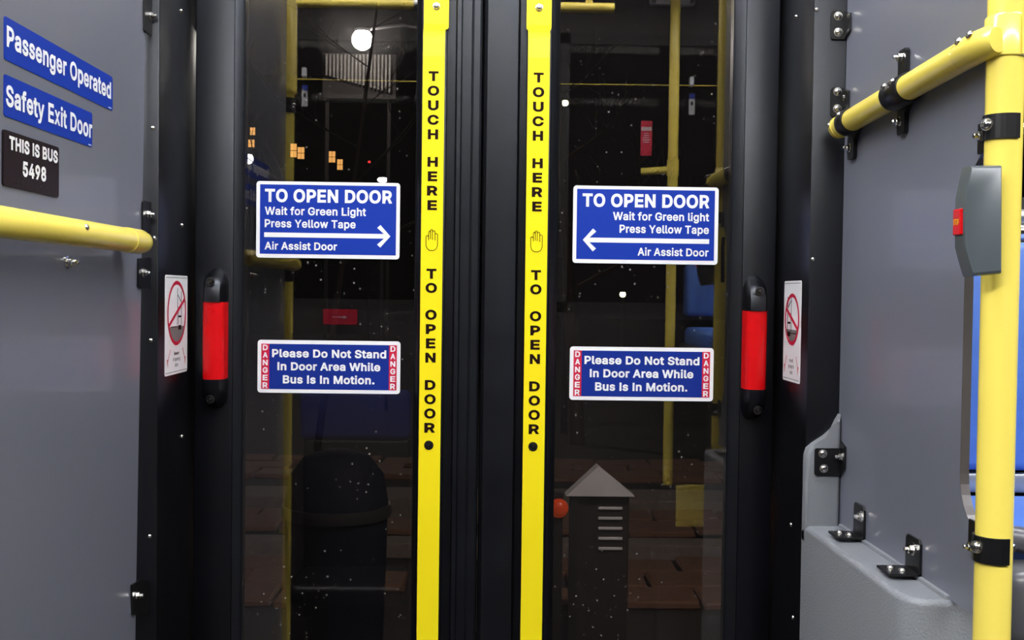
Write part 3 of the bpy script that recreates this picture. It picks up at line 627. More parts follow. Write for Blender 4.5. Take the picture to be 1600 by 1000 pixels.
# ================================================================== yellow touch strips
def touch_strip(cx_top, cx_bot, tab_shift, dy, label, dot_dark):
    Ys = 1.527
    zt = at_y(680, -8, YD).z
    X0 = (px(cx_top, 50) + px(cx_bot, 950)) / 2
    hw = 0.0152
    t = thing('touch_strip', (X0, Ys, 0.3), label, 'touch strip', 'yellow touch strips on the doors')
    def zz(y): return at_y(cx_top, y + dy, Ys).z
    # bent band: profile in Y-Z pushed along X
    prof = [(YD, zz(26)), (YD - .003, zz(31)), (Ys + .004, zz(48)), (Ys, zz(56)), (Ys - .0015, zz(88)), (Ys - .0015, 0.32)]
    th = .0025
    pts = [(X0 - hw, y, z) for y, z in prof] + [(X0 - hw, y + th if i else y, z) for i, (y, z) in list(enumerate(prof))[::-1]]
    bnd = prism(pts, (2 * hw, 0, 0))
    obj('band', bnd, 'tape', t)
    sb = box(X0 - hw * .9, X0 + hw * .9, Ys + .001, YD + .001, 0.32, zz(62))
    obj('backing_strip', sb, 'gasket', t)
    fr = Frame((X0 + tab_shift, YD, 0), (1, 0, 0), (0, 0, -1), (0, -1, 0))
    tabp = rrect(-.0175, -zz(-34), .0175, -zz(42), .004)
    obj('mounting_tab', plate(fr, tabp, 0, .0045), 'tape', t)
    bolt((X0 + tab_shift, YD - .0045, zz(6)), (0, -1, 0), 0.0042, t, 'pan')
    # words
    Yf = Ys - .0015
    s = Yf / F
    f2 = Frame((X0, Yf, 0), (s, 0, 0), (0, 0, -1), (0, -1, 0))
    for word, top, pitch in (('TOUCH', 111.7, 22.7), ('HERE', 245.5, 22.5), ('TO', 420, 22.3), ('OPEN', 484.2, 22.3), ('DOOR', 593.7, 22.3)):
        it = []
        for k, ch in enumerate(word):
            hw_ = {'O': 8.4, 'C': 8.3, 'T': 7.3, 'E': 7.0, 'P': 7.4, 'R': 7.9, 'D': 7.9, 'N': 7.6, 'U': 7.8, 'H': 7.6}[ch]
            ov = .7 if ch in 'OC' else 0
            tp = -zz(top + k * pitch); bs = -zz(top + k * pitch + 15.4)
            it.append((ch, -hw_ * 1.06, hw_ * 1.06, tp, bs))
        lettering(it, f2, 0, 0, 0, 0, 'ink', t, .0003, 0.036)
    # outlined hand
    hy0 = 358.7
    def hp(x, y): return f2.p(x - 9, -zz(hy0 + y), .0003)
    lines = [[(0, 11), (0, 25), (2, 30), (6, 32.6), (12, 32.6), (16, 30), (18, 25), (18, 8), (17, 6.5), (15, 6.5), (14, 8), (14, 17)],
             [(14, 8), (14, 3.5), (13, 2.2), (11, 2.2), (10, 3.5), (10, 16)], [(10, 3.5), (10, 1), (9, 0), (8, 0), (7, 1), (7, 15)],
             [(7, 3.5), (6, 2.4), (5, 2.4), (4, 4), (4, 16.5)], [(0, 11), (1, 9.6), (2.6, 9.6), (4, 11)]]
    hb = bmesh.new()
    for ln in lines:
        tube([hp(*q) for q in ln], .00042, 5, hb)
    obj('hand_symbol', hb, 'ink', t)
    bolt((X0 - .001, Yf, zz(695.5)), (0, -1, 0), 0.0042, t, 'dark')
    fr3 = Frame((X0 - .001, Yf, zz(695.5)), (1, 0, 0), (0, 0, -1), (0, -1, 0))
    obj('screw_recess', plate(fr3, [(.0066 * math.cos(a * .3142), .0066 * math.sin(a * .3142)) for a in range(20)], 0, .0003), 'ink', t)


touch_strip(680, 669, .002, 0, 'yellow touch strip left of the central rubber seal, lettered touch here to open door', True)
touch_strip(842.5, 829, 0.0, 2.2, 'yellow touch strip right of the central rubber seal, lettered touch here to open door', False)

# ================================================================== signs on the glass
YS = YG - 0.0006


def door_sign(x, y, scale, label):
    o = at_y(x, y, YS)
    s = YS / F * scale
    t = thing('sign', o, label, 'sign', 'blue and white signs on the door glass')
    return t, Frame(o, (s, 0, 0), (0, 0, -s), (0, -1, 0))


def open_sign(x, y, sc, W, right, label):
    t, f = door_sign(x, y, sc, label)
    H = 118.5
    obj('backing', plate(f, rrect(0, 0, W, H, 5), 0, .0006), 'white', t)
    obj('blue_field', plate(f, [(5.7, 5), (W - 5.7, 5), (W - 5.7, H - 6), (5.7, H - 6)], .0006, .0002), 'blue', t)
    L = .0011
    if right:      # arrow to the right, text flush left
        lettering('TO OPEN DOOR', f, 13.2, 210.3, 11.8, 32.2, 'white', t, L, .033)
        lettering('Wait for Green Light', f, 13.2, 170, 39.6, 52.0, 'white', t, L, .023)
        lettering('Press Yellow Tape', f, 13.2, 154, 59, 71.4, 'white', t, L, .023)
        lettering('Air Assist Door', f, 13.2, 125.5, 94, 106, 'white', t, L, .023)
        ar = lambda q: q
    else:
        lettering('TO OPEN DOOR', f, 14.2, W - 14.2, 11.8, 32.2, 'white', t, L, .033)
        lettering('Wait for Green light', f, 61.2, W - 14.2, 39.6, 52.0, 'white', t, L, .023)
        lettering('Press Yellow Tape', f, 71.7, W - 14.2, 59, 71.4, 'white', t, L, .023)
        lettering('Air Assist Door', f, 100, W - 14.2, 94, 106, 'white', t, L, .023)
        ar = lambda q: W - q
    c = 83.0; tip = W - 14.5 if right else W - 15.5
    s0 = 12.5 if right else 13.5
    pts = [(s0, c - 3.6), (tip - 10, c - 3.6), (tip - 20.5, c - 13), (tip - 15.5, c - 17.5), (tip, c),
           (tip - 15.5, c + 17.5), (tip - 20.5, c + 13), (tip - 10, c + 3.6), (s0, c + 3.6)]
    obj('arrow', plate(f, [(ar(a), d) for a, d in pts], .0008, .0003), 'white', t)


open_sign(401, 282.8, 1.0, 222.5, True, 'blue door-opening sign with an arrow pointing right on the left pane')
open_sign(896, 289.8, 1.018, 223.5, False, 'blue door-opening sign with an arrow pointing left on the right pane')


def danger_sign(x, y, sc, label):
    t, f = door_sign(x, y, sc, label)
    W, H = 222.0, 82.3
    obj('backing', plate(f, rrect(0, 0, W, H, 5), 0, .0006), 'white', t)
    obj('blue_field', plate(f, [(18.2, 6), (204.3, 6), (204.3, 76.5), (18.2, 76.5)], .0006, .0002), 'blue2', t)
    for a, c in ((5.8, 18.2), (204.3, 216.4)):
        obj('red_stripe', plate(f, [(a, 6), (c, 6), (c, 76.5), (a, 76.5)], .0006, .0002), 'redv', t)
        cx_ = (a + c) / 2
        it = []
        for k, ch in enumerate('DANGER'):
            it.append((ch, cx_ - 3.9, cx_ + 3.9, 7.4 + k * 11.75, 16.2 + k * 11.75))
        lettering(it, f, 0, 0, 0, 0, 'white', t, .0011, .030)
    lettering('Please Do Not Stand', f, 22.5, 200, 14.2, 26.8, 'white', t, .0011, .030)
    lettering('In Door Area While', f, 31, 191, 34.4, 47, 'white', t, .0011, .030)
    lettering('Bus Is In Motion.', f, 39.5, 182, 54.8, 67.6, 'white', t, .0011, .030)


danger_sign(402.8, 530.8, 1.0, 'blue and red danger notice on the left pane below the right-pointing arrow sign')
danger_sign(890.6, 541.2, 1.018, 'blue and red danger notice on the right pane below the left-pointing arrow sign')

# ================================================================== red grab handles on the hinge stiles
def grab_handle(x0, x1, yt, yr0, yr1, yb, s1, s2, label, hi):
    Xa, Xb = px(x0, 550, 1.515), px(x1, 550, 1.515)
    Yf = 1.512
    xm = (x0 + x1) / 2
    z = {k: at_y(xm, v, Yf).z for k, v in (('t', yt), ('r0', yr0), ('r1', yr1), ('b', yb))}
    t = thing('door_grab_handle', ((Xa + Xb) / 2, YD, z['b']), label, 'handle', 'red grab handles on the door stiles')
    wv = Xb - Xa
    # half-round red grip
    n = 10
    pts = [(Xa, YD - .001, z['r1'])] + [(Xa + wv * .5 * (1 - math.cos(math.pi * k / n)), YD - .018 - .016 * math.sin(math.pi * k / n) ** .6, z['r1']) for k in range(n + 1)] + [(Xb, YD - .001, z['r1'])]
    g = obj('grip', prism(pts, (0, 0, z['r0'] - z['r1'])), 'redg', t, 35)
    g['label'] = 'bright red grip'
    for za, zb, up in ((z['r0'], z['t'], 1), (z['r1'], z['b'], -1)):
        # black end bracket with a rounded end, stepping down to the stile
        hh = abs(zb - za)
        prof = [(0, .036), (.35, .036), (.62, .030), (.82, .018), (.95, .007), (1.0, .001)]
        bm_ = bmesh.new()
        rings = []
        for q, dp in prof:
            zq = za + up * hh * q
            hw = wv / 2 * (1.0 if q < .55 else math.sqrt(max(.02, 1 - ((q - .55) / .46) ** 2)))
            xc = (Xa + Xb) / 2
            ring = [(xc - hw, YD - .0005), (xc - hw, YD - dp * .6), (xc - hw * .7, YD - dp * .93), (xc, YD - dp), (xc + hw * .7, YD - dp * .93), (xc + hw, YD - dp * .6), (xc + hw, YD - .0005)]
            rings.append([bm_.verts.new((x, y, zq)) for x, y in ring])
        for a, c in zip(rings, rings[1:]):
            for k in range(7):
                bm_.faces.new((a[k], a[(k + 1) % 7], c[(k + 1) % 7], c[k]))
        bm_.faces.new(rings[0][::-1]); bm_.faces.new(rings[-1])
        br = obj('end_bracket', bm_, 'black', t, 50)
    for (sx, sy) in (s1, s2):
        p = at_y(sx, sy, YD - .035)
        bolt(p, (0, -1, 0), .0042, t, 'dark')


grab_handle(314.5, 348.5, 418, 472, 593, 642, (328.5, 440), (328.5, 624), 'red grab handle with black ends on the left door stile', 0)
grab_handle(1166, 1199.5, 430, 486, 609, 660, (1187, 455), (1184, 641), 'red grab handle with black ends on the right door stile', 0)

# ================================================================== no-standing stickers on the post sides
def jamb_sticker(tl, tr, br, bl, X, label, mirror):
    P = [at_x(*q, X) for q in (tl, tr, br, bl)]
    y0, y1 = (P[0].y + P[3].y) / 2, (P[1].y + P[2].y) / 2
    zt, zb = (P[0].z + P[1].z) / 2, (P[2].z + P[3].z) / 2
    n = Vector((1, 0, 0)) if X < 0 else Vector((-1, 0, 0))
    t = thing('warning_sticker', (X, (y0 + y1) / 2, zb), label, 'sticker', 'no-standing stickers on the door posts')
    H = 152.0; sc = (zt - zb) / H
    W = abs(y1 - y0) / sc
    f = Frame((X, y0, zt), (0, math.copysign(sc, y1 - y0), 0), (0, 0, -sc), n)
    obj('backing', plate(f, rrect(0, 0, W, H, 4), 0, .0005), 'white', t)
    mx = W / 2; my = 58.0; r1 = min(W * .42, 51); r0 = r1 - 5.5
    A = [2 * math.pi * k / 40 for k in range(40)]
    b_ = bmesh.new()
    ou = [b_.verts.new(f.p(mx + r1 * math.cos(a), my + r1 * math.sin(a), .0009)) for a in A]
    inn = [b_.verts.new(f.p(mx + r0 * math.cos(a), my + r0 * math.sin(a), .0009)) for a in A]
    for k in range(40):
        b_.faces.new((ou[k], ou[(k + 1) % 40], inn[(k + 1) % 40], inn[k]))
    obj('red_ring', b_, 'redv', t)
    mm = (lambda x: W - x) if mirror else (lambda x: x)
    def quad(x0, y0_, x1, y1_, wd):
        v = Vector((x1 - x0, y1_ - y0_)).normalized(); q = Vector((-v.y, v.x)) * wd / 2
        return [(mm(x0 + q.x), y0_ + q.y), (mm(x1 + q.x), y1_ + q.y), (mm(x1 - q.x), y1_ - q.y), (mm(x0 - q.x), y0_ - q.y)]
    obj('red_slash', plate(f, quad(mx - r0 * .93, my + r0 * .42, mx + r0 * .90, my - r0 * .46, 5.5), .0008, .0002), 'redv', t)
    seg = [(mx + r0 * math.cos(a), my + r0 * math.sin(a)) for a in [R(28 + (152 - 28) * k / 14) for k in range(15)]]
    obj('step_symbol', plate(f, seg, .0006, .0001), 'greyink', t)
    b_ = bmesh.new()
    for q in ((mx + 4, my - 38, mx + 4, my - 8, 1.4), (mx + 5, my - 28, mx + 22, my - 18, 1.6), (mx + 24, my - 34, mx + 24, my + 20, 1.8), (mx + 4, my - 8, mx + 2, my + 19, 1.2),
              (mx - 30, my + 21, mx + 6, my + 21, 1.5), (mx + 8, my - 10, mx + 8, my + 18, 1.5)):
        plate(f, quad(*q), .0007, .0001, b_)
    for x0, a, x1, c in ((mx + 8, my + 4, mx + 24, my + 7), (mx + 8, my + 19, mx + 24, my + 26)):
        plate(f, [(mm(x0), a), (mm(x1), a), (mm(x1), c), (mm(x0), c)], .0007, .0001, b_)
    obj('door_pictogram', b_, 'ink', t)
    for s_ in (-1, 1):
        b_ = bmesh.new()
        xa, xb = mx + s_ * W * .27, mx + s_ * W * .39
        ya, yb = 113, 140
        plate(f, quad(xa, ya, xb, yb - 8, 1.6), .0006, .0001, b_)
        plate(f, [(mm(xb - 3.5), yb - 12), (mm(xb + 2.5), yb - 13), (mm(xb + 1), yb)], .0006, .0001, b_)
        obj('red_arrow', b_, 'redv', t)
    for k, (wd, ww) in enumerate((('Beware', .22), ('of opening', .32), ('door', .15))):
        lettering(wd, f, mx - W * ww / 2, mx + W * ww / 2, 117 + k * 9, 122.5 + k * 9, 'ink', t, .0007, .004)
    for yy in (3.2, H - 4.5):
        obj('border_line', plate(f, [(3, yy), (W - 3, yy), (W - 3, yy + .9), (3, yy + .9)], .0006, .0001), 'greyink', t)
    for fo in (f,):
        pass


jamb_sticker((258, 428.5), (293, 432), (291.3, 581.5), (256.7, 587), XL, 'white no-standing sticker with red ring on the left door post', False)
jamb_sticker((1253.2, 438.5), (1226.5, 439), (1223.5, 592), (1249.8, 601), XR, 'white no-standing sticker with red ring on the right door post', False)

# ================================================================== left side panel
e0, e1 = at_x(236.5, 0, XPL), at_x(215.5, 1000, XPL)
sl = (e1.y - e0.y) / (e1.z - e0.z)
ey = lambda z: min(e0.y + sl * (z - e0.z), YP - .002)
lp = thing('partition_panel', (XPL, 1.0, .2), 'large grey panel on the left, carrying the stickers and the rail', 'panel')
obj('sheet', prism([(XPL, .81, .25), (XPL, ey(.25), .25), (XPL, ey(2.2), 2.2), (XPL, .81, 2.2)], (-.006, 0, 0)), 'panel', lp)
for poly, bp in (([(223.5, 0), (223.5, 47), (232, 55), (240, 58), (244, -8), (230, -8)], (235, 25)),
                 ([(221, 316), (223, 313), (233, 316), (243, 318), (242, 362), (221, 362)], (231, 335)),
                 ([(214, 404), (228, 402), (240, 404), (239, 452), (217, 450), (214, 446)], (223.5, 426)),
                 ([(204, 914), (218, 905), (232, 907), (230, 960), (205, 960)], (213.5, 930))):
    X = XPL + .0005
    pts = [at_x(x, y, X) for x, y in poly]
    br = obj('bracket', prism(pts, (.0022, 0, 0)), 'black2', lp)
    bolt(at_x(*bp, XPL + .0028), (1, 0, 0), .0043, br, 'nut')
nut = bolt(at_x(104, 410, XPL), (1, 0, 0), .0046, lp, 'acorn')


def wall_sign(tl, tr, br, bl, name, label):
    X = XPL
    P = [at_x(*q, X) for q in (tl, tr, br, bl)]
    y0, y1 = (P[0].y + P[3].y) / 2, (P[1].y + P[2].y) / 2
    zt, zb = (P[0].z + P[1].z) / 2, (P[2].z + P[3].z) / 2
    t = thing(name, (X, (y0 + y1) / 2, zb), label, 'sign')
    return t, Frame((X, y0, zt), (0, 1, 0), (0, 0, -1), (1, 0, 0)), y1 - y0, zt - zb, y0


t, f, W, H, y0 = wall_sign((5, 26), (175.5, 119), (175, 173), (6, 93), 'sign', 'blue sign reading passenger operated on the left panel')
obj('backing', plate(f, rrect(0, 0, W, H, .003), 0, .0006), 'blue', t)
lettering('Passenger Operated', f, at_x(9, 60, XPL).y - y0, at_x(172.3, 140, XPL).y - y0, H * .19, H * .68, 'white', t, .0009, .026)
obj('maker_mark', plate(f, [(W * .95, H * .93), (W * .985, H * .93), (W * .985, H * .96), (W * .95, H * .96)], .0006, .0002), 'white', t)
t, f, W, H, y0 = wall_sign((5, 114), (144, 178), (142.8, 232), (5.5, 179), 'sign', 'blue sign reading safety exit door on the left panel')
obj('backing', plate(f, rrect(0, 0, W, H, .003), 0, .0006), 'blue', t)
lettering('Safety Exit Door', f, at_x(7.7, 150, XPL).y - y0, at_x(142.8, 200, XPL).y - y0, H * .23, H * .74, 'white', t, .0009, .026)
obj('maker_mark', plate(f, [(W * .945, H * .93), (W * .985, H * .93), (W * .985, H * .96), (W * .945, H * .96)], .0006, .0002), 'white', t)
t, f, W, H, y0 = wall_sign((2.5, 201), (89.3, 231), (88.8, 309), (2, 289), 'number_plaque', 'black bus number plaque with raised white letters above the rail')
obj('backing', plate(f, rrect(0, 0, W, H, .003), 0, .002), 'plum', t)
lettering('THIS IS BUS', f, at_x(10.3, 220, XPL).y - y0, at_x(86.5, 240, XPL).y - y0, H * .085, H * .33, 'white', t, .0024, .036)
lettering('5498', f, at_x(31.5, 260, XPL).y - y0, at_x(68.3, 270, XPL).y - y0, H * .475, H * .755, 'white', t, .0024, .036)
b = bmesh.new()
for k in range(22):
    if k % 3 == 2: continue
    for j in range(3):
        if (k * 7 + j * 5) % 3:
            lathe([(.0007, 0), (.0004, .0005), (0, .0006)], f.p(W * (.18 + k * .031), H * (.84 + j * .035), .002), (1, 0, 0), 6, b)
obj('braille', b, 'plum', t)

# left rail
XB = -0.410
ra, rb = at_x(0, 345, XB), at_x(216, 378.5, XB)
zr = (ra.z + rb.z) / 2
t = thing('handrail', (XB, 1.0, zr), 'yellow handrail running along the left panel', 'handrail')
obj('tube', tube([(XB - .02, .79, zr), (XB, .84, zr), (XB, 1.235, zr)], .0135, 28), 'yellow', t, 40)
b = tube([(XB, 1.228, zr), (XB, 1.27, zr), (XB, 1.284, zr), (XB, 1.293, zr), (XB, 1.296, zr)], [.0143, .0143, .0125, .008, .002], 28)
obj('end_fitting', b, 'yellow', t, 50)
obj('wall_bracket', box(XPL + .0005, XB, 1.262, 1.285, zr - .008, zr + .008, .001), 'black2', t)
for x, y in ((115, 363), (225, 377)):
    v = ray(x, y); q = at_x(x, y, XB)
    nn = Vector((.35, -.9, .2)).normalized()
    nn = Vector((math.cos(.6), 0, math.sin(.35))).normalized()
    bolt(Vector((XB, q.y, zr)) + nn * .0134, nn, .0033, t, 'dome')

# ================================================================== right side panel
rp = thing('partition_panel', (XPR, 1.2, 1.157), 'grey panel on the right with a rounded cut-out beside the pole', 'panel')
zl = 1.157
yc = at_x(1503.5, 600, XPR).y            # edge of the cut-out
yo = .972
def arc(cy, cz, r_, a0, a1, k=8):
    return [(cy + r_ * math.cos(R(a0 + (a1 - a0) * i / k)), cz + r_ * math.sin(R(a0 + (a1 - a0) * i / k))) for i in range(k + 1)]
ztop = at_x(1510, 238, XPR).z; zbot = at_x(1525, 838, XPR).z
rr = yc - yo
k_ = .052
yz = [(YP - .002, zl), (YP - .002, 2.2), (yo, 2.2), (yo, ztop)]
yz += [(yo + (yc - yo) * math.sin(R(90 * i / 8)), ztop - k_ * (1 - math.cos(R(90 * i / 8)))) for i in range(1, 9)]
yz += [(yc - (yc - yo) * (1 - math.cos(R(90 * i / 8))), zbot + k_ - k_ * math.sin(R(90 * i / 8))) for i in range(9)]
yz += [(yo, zl)]
b = prism([(XPR, y, z) for y, z in yz], (.008, 0, 0))
obj('sheet', b, 'panel', rp)
eb = bmesh.new()
edge = [(y, z) for y, z in yz[3:-1]]
for (ya, za), (yb, zb_) in zip(edge, edge[1:]):
    q = Vector((0, yb - ya, zb_ - za)); nn = Vector((0, -q.z, q.y)).normalized() * .0006
    if nn.y > 0: nn = -nn
    prism([(XPR - .0004, ya, za), (XPR - .0004, yb, zb_), (XPR + .0084, yb, zb_), (XPR + .0084, ya, za)], nn, eb)
obj('edge_trim', eb, 'panel_edge', rp)

# L brackets tying the panel to the post (two screws on the post, one on the panel)
def post_bracket(x0, x1, y0, y1, s1, s2, s3):
    Y = YP - .0006
    f = Frame((0, Y, 0), (1, 0, 0), (0, 0, -1), (0, -1, 0))
    p0, p1 = at_y(x0, y0, Y), at_y(x1, y1, Y)
    b_ = plate(f, rrect(p0.x, -p0.z, XPR - .0006, -p1.z, .004), 0, .0024)
    zc_ = (p0.z + p1.z) / 2; hh = (p0.z - p1.z) / 2
    prism([(XPR - .0006, Y, zc_ + hh * .95), (XPR - .0006, Y - .02, zc_ + hh * .6), (XPR - .0006, Y - .02, zc_ - hh * .6), (XPR - .0006, Y, zc_ - hh * .95)], (-.0024, 0, 0), b_)
    br_ = obj('bracket', b_, 'black2', rp)
    for s_ in (s1, s2): bolt(at_y(*s_, Y - .0024), (0, -1, 0), .0045, br_, 'pan')
    bolt(at_x(*s3, XPR - .003), (-1, 0, 0), .0045, br_, 'nut')


post_bracket(1298, 1318, 17, 62, (1309.5, 25.5), (1309.5, 50.5), (1317.5, 31))
post_bracket(1297.5, 1318, 137, 182, (1308.5, 143.5), (1308, 170), (1316, 154))

# ================================================================== grey moulding below the right panel
ml = thing('panel_base_moulding', (.43, 1.2, 0), 'textured grey plastic moulding with a ledge under the right panel', 'moulding')
XM = .405
plan = [(XM, YP), (XM, 1.075), (XM + .004, 1.056), (XM + .014, 1.045), (XM + .03, 1.041), (.505, 1.041), (.505, YP)]
b = prism([(x, y, 0) for x, y in plan], (0, 0, zl))
ed = [e for e in b.edges if all(v.co.z > 1 for v in e.verts) and not all(v.co.x > .5 for v in e.verts) and not all(abs(v.co.y - YP) < 1e-4 for v in e.verts)]
bmesh.ops.bevel(b, geom=ed, offset=.007, segments=4, profile=.5, affect='EDGES')
obj('ledge', b, 'mould', ml, 40)
prof = [(XM, zl - .02), (XM, 1.247), (XM + .003, 1.256), (XM + .010, 1.262), (.430, 1.272), (.4395, 1.281), (.4445, 1.292), (.449, 1.30), (.449, zl - .02)]
b = prism([(x, YP - .0005, z) for x, z in prof], (0, -.016, 0), bev=.005, seg=3)
obj('corner_upstand', b, 'mould', ml, 40)
obj('lip', box(XPR - .004, XPR + .0125, 1.046, YP - .02, zl - .004, zl + .004, .0015), 'mould', ml, 40)

# bracket on the upstand
Yq = YP - .0170
f = Frame((0, Yq, 0), (1, 0, 0), (0, 0, -1), (0, -1, 0))
p0, p1 = at_y(1272.5, 700, Yq), at_y(1302, 743, Yq)
b = plate(f, rrect(p0.x, -p0.z, XPR - .0006, -p1.z, .003), 0, .0024)
prism([(XPR - .0006, Yq, p0.z + .009), (XPR - .0006, Yq - .018, p0.z + .004), (XPR - .0006, Yq - .018, p1.z + .011), (XPR - .0006, Yq, p1.z)], (-.0024, 0, 0), b)
br = tag(obj('corner_bracket', b, 'black2', ml), 'black angle bracket with three screws')
for s_ in ((1285.5, 708.5), (1287, 732)): bolt(at_y(*s_, Yq - .0024), (0, -1, 0), .0045, br, 'pan')
bolt((XPR - .003, Yq - .0085, (p0.z + p1.z) / 2 + .008), (-1, 0, 0), .0045, br, 'nut')


def at_z(x, y, Z):
    v = ray(x, y); k = (Z - ZC) / v.z
    return Vector((v.x * k, v.y * k, Z))


def floor_bracket(yn, yf, bpx, top_px):
    """angle bracket standing on the ledge against the panel between depths yn and yf"""
    X0 = XPR - .0008
    ztop_ = at_x(*top_px, X0).z
    b_ = box(X0 - .033, X0, yn, yf, zl + .0045, zl + .0069)
    m1 = .004
    prism([(X0, yn, zl + .0045), (X0, yf, zl + .0045), (X0, yf, ztop_ - m1), (X0, yf - m1, ztop_), (X0, yn + m1, ztop_), (X0, yn, ztop_ - m1)], (-.0024, 0, 0), b_)
    br_ = obj('angle_bracket', b_, 'black2', ml)
    bolt(at_x(*bpx, X0 - .0024), (-1, 0, 0), .0050, br_, 'nut')
    ym = (yn + yf) / 2
    bolt((X0 - .023, ym + .006, zl + .0069), (0, 0, 1), .0045, br_, 'dome')
    bolt((X0 - .015, ym - .006, zl + .0069), (0, 0, 1), .0045, br_, 'dome')


floor_bracket(1.284, 1.320, (1347, 807), (1348, 790))
floor_bracket(1.114, 1.152, (1427, 858), (1428, 838))

# ================================================================== diagonal-looking grab bar along the right panel
XG = .434
ga, gb = at_x(1303, 204, XG), at_x(1531, 72, XG)
zsl = (gb.z - ga.z) / (gb.y - ga.y)
def zbar(y): return ga.z + zsl * (y - ga.y)
zg = zbar(1.15)
t = thing('grab_bar', (XG, 1.15, zg), 'yellow grab bar clamped to the right panel and joined to the pole', 'grab bar')
YE = 1.372
def bpt(y, dx=0.0): return (XG + dx, y, zbar(y))
obj('tube', tube([bpt(YE - .012), bpt(1.0)], .0138, 28), 'yellow', t, 40)
obj('end_cap', tube([bpt(YE + .004), bpt(YE), bpt(YE - .006), bpt(YE - .016)], [.006, .0115, .0142, .0142], 28), 'yellow', t, 50)
XS, YSN = .4555, .968               # the vertical pole
obj('joint_sleeve', tube([bpt(1.004), bpt(1.0), bpt(.975), bpt(.958, .002), bpt(.950, .006)], [.0139, .0144, .0144, .0140, .0110], 28), 'yellow', t, 50)
for q in (.990, .967):
    nn = Vector((-.80, 0, .60)).normalized()
    bolt(Vector(bpt(q)) + nn * .0142, nn, .0042, t, 'dome')
nn = Vector((-.95, 0, .15)).normalized()
bolt(Vector(bpt(YE - .008)) + nn * .0139, nn, .0030, t, 'dome')


def bar_clamp(yc_, half, ears, label):
    b_ = bmesh.new()
    r1 = .0162
    tube([bpt(yc_ - half), bpt(yc_ - half + .0015), bpt(yc_ + half - .0015), bpt(yc_ + half)], [.0150, r1, r1, .0150], 28, b_)
    cl = obj('clamp', b_, 'black2', t, 40)
    ye = yc_ + .028
    XE = .4492
    for z0, z1, zb_ in ears:
        k_s = math.copysign(.003, z0 - z1)
        e = prism([(XE, yc_ - .004, z0), (XE, ye + .008, z0), (XE, ye + .011, z0 + (z1 - z0) * .4), (XE, ye + .011, z1 + k_s), (XE, ye + .008, z1), (XE, ye - .008, z1), (XE, ye - .011, z1 + k_s), (XE, ye - .011, z0 + (z1 - z0) * .4)], (-.0045, 0, 0))
        obj('ear', e, 'black2', cl)
        bolt((XE - .0045, ye + .001, zb_), (-1, 0, 0), .0044, cl, 'nut')
    for dy_ in (-half * .5, half * .5) if half > .012 else (0,):
        nn_ = Vector((-.86, 0, .5)).normalized()
        bolt(Vector(bpt(yc_ + dy_)) + nn_ * .0158, nn_, .0040, cl, 'dome')


bar_clamp(1.326, .012, [(zbar(1.34) - .004, at_x(1322, 252, .446).z, at_x(1318, 236, .446).z)], '')
bar_clamp(1.160, .024, [(zbar(1.17) + .004, at_x(1401, 83, .446).z, at_x(1398, 97, .446).z), (zbar(1.17) - .004, at_x(1404, 212, .446).z, at_x(1402, 193, .446).z)], '')

# ================================================================== yellow pole with tee, band clamps
RP = .0160
t = thing('stanchion_pole', (XS, YSN, 0), 'thick yellow vertical pole at the right edge with black band clamps', 'pole')
obj('tube', tube([(XS, YSN, 0), (XS, YSN, 2.55)], RP, 32), 'yellow', t, 40)
def zs(y, x=1557): return at_y(x, y, YSN - RP).z
b = tube([(XS, YSN, zs(86)), (XS, YSN, zs(84)), (XS, YSN, zs(22)), (XS, YSN, zs(18))], [RP + .0003, RP + .0021, RP + .0021, RP + .0003], 32)
box(XS + .0055, XS + .0075, YSN - RP - .0032, YSN - RP + .003, zs(84), zs(20), bm=b)
tee = obj('tee_fitting', b, 'yellow', t, 40)
bolt((XS + RP + .001, YSN, zs(48)), (1, 0, 0), .0045, tee, 'pan')


def band_clamp(yt, yb, ear_t, ear_b):
    z1, z0 = zs(yt), zs(yb)
    b_ = bmesh.new()
    n = 14
    ri, ro = RP + .0002, RP + .0022
    A = [R(-262 + (262 - 68) * k / n) for k in range(n + 1)]     # wraps the left and front of the pole
    inn = [(XS + ri * math.cos(a), YSN + ri * math.sin(a)) for a in A]
    out = [(XS + ro * math.cos(a), YSN + ro * math.sin(a)) for a in A]
    for k in range(n):
        pts = [(*inn[k], z0), (*inn[k + 1], z0), (*out[k + 1], z0), (*out[k], z0)]
        prism(pts, (0, 0, z1 - z0), b_)
    bmesh.ops.remove_doubles(b_, verts=b_.verts[:], dist=1e-6)
    cl = obj('band_clamp', b_, 'black2', t, 30)
    xe = XS - RP - .001
    e = box(XPR - .0030, XPR - .0006, YSN + .006, YSN + .034, zs(ear_b), zs(ear_t), .0008)
    obj('ear', e, 'black2', cl)
    zc_ = (z0 + z1) / 2
    bolt((xe - .001, YSN - .006, zc_ + .002), Vector((-.8, -.6, 0)), .0046, cl, 'pan')
    bolt((XPR - .003, YSN + .022, zc_ - .004), (-1, 0, 0), .0046, cl, 'nut')
    bolt((XS + RP, YSN + .002, zc_), (1, 0, 0), .0048, cl, 'pan')


band_clamp(176, 215, 180, 230)
band_clamp(842, 883, 828, 872)

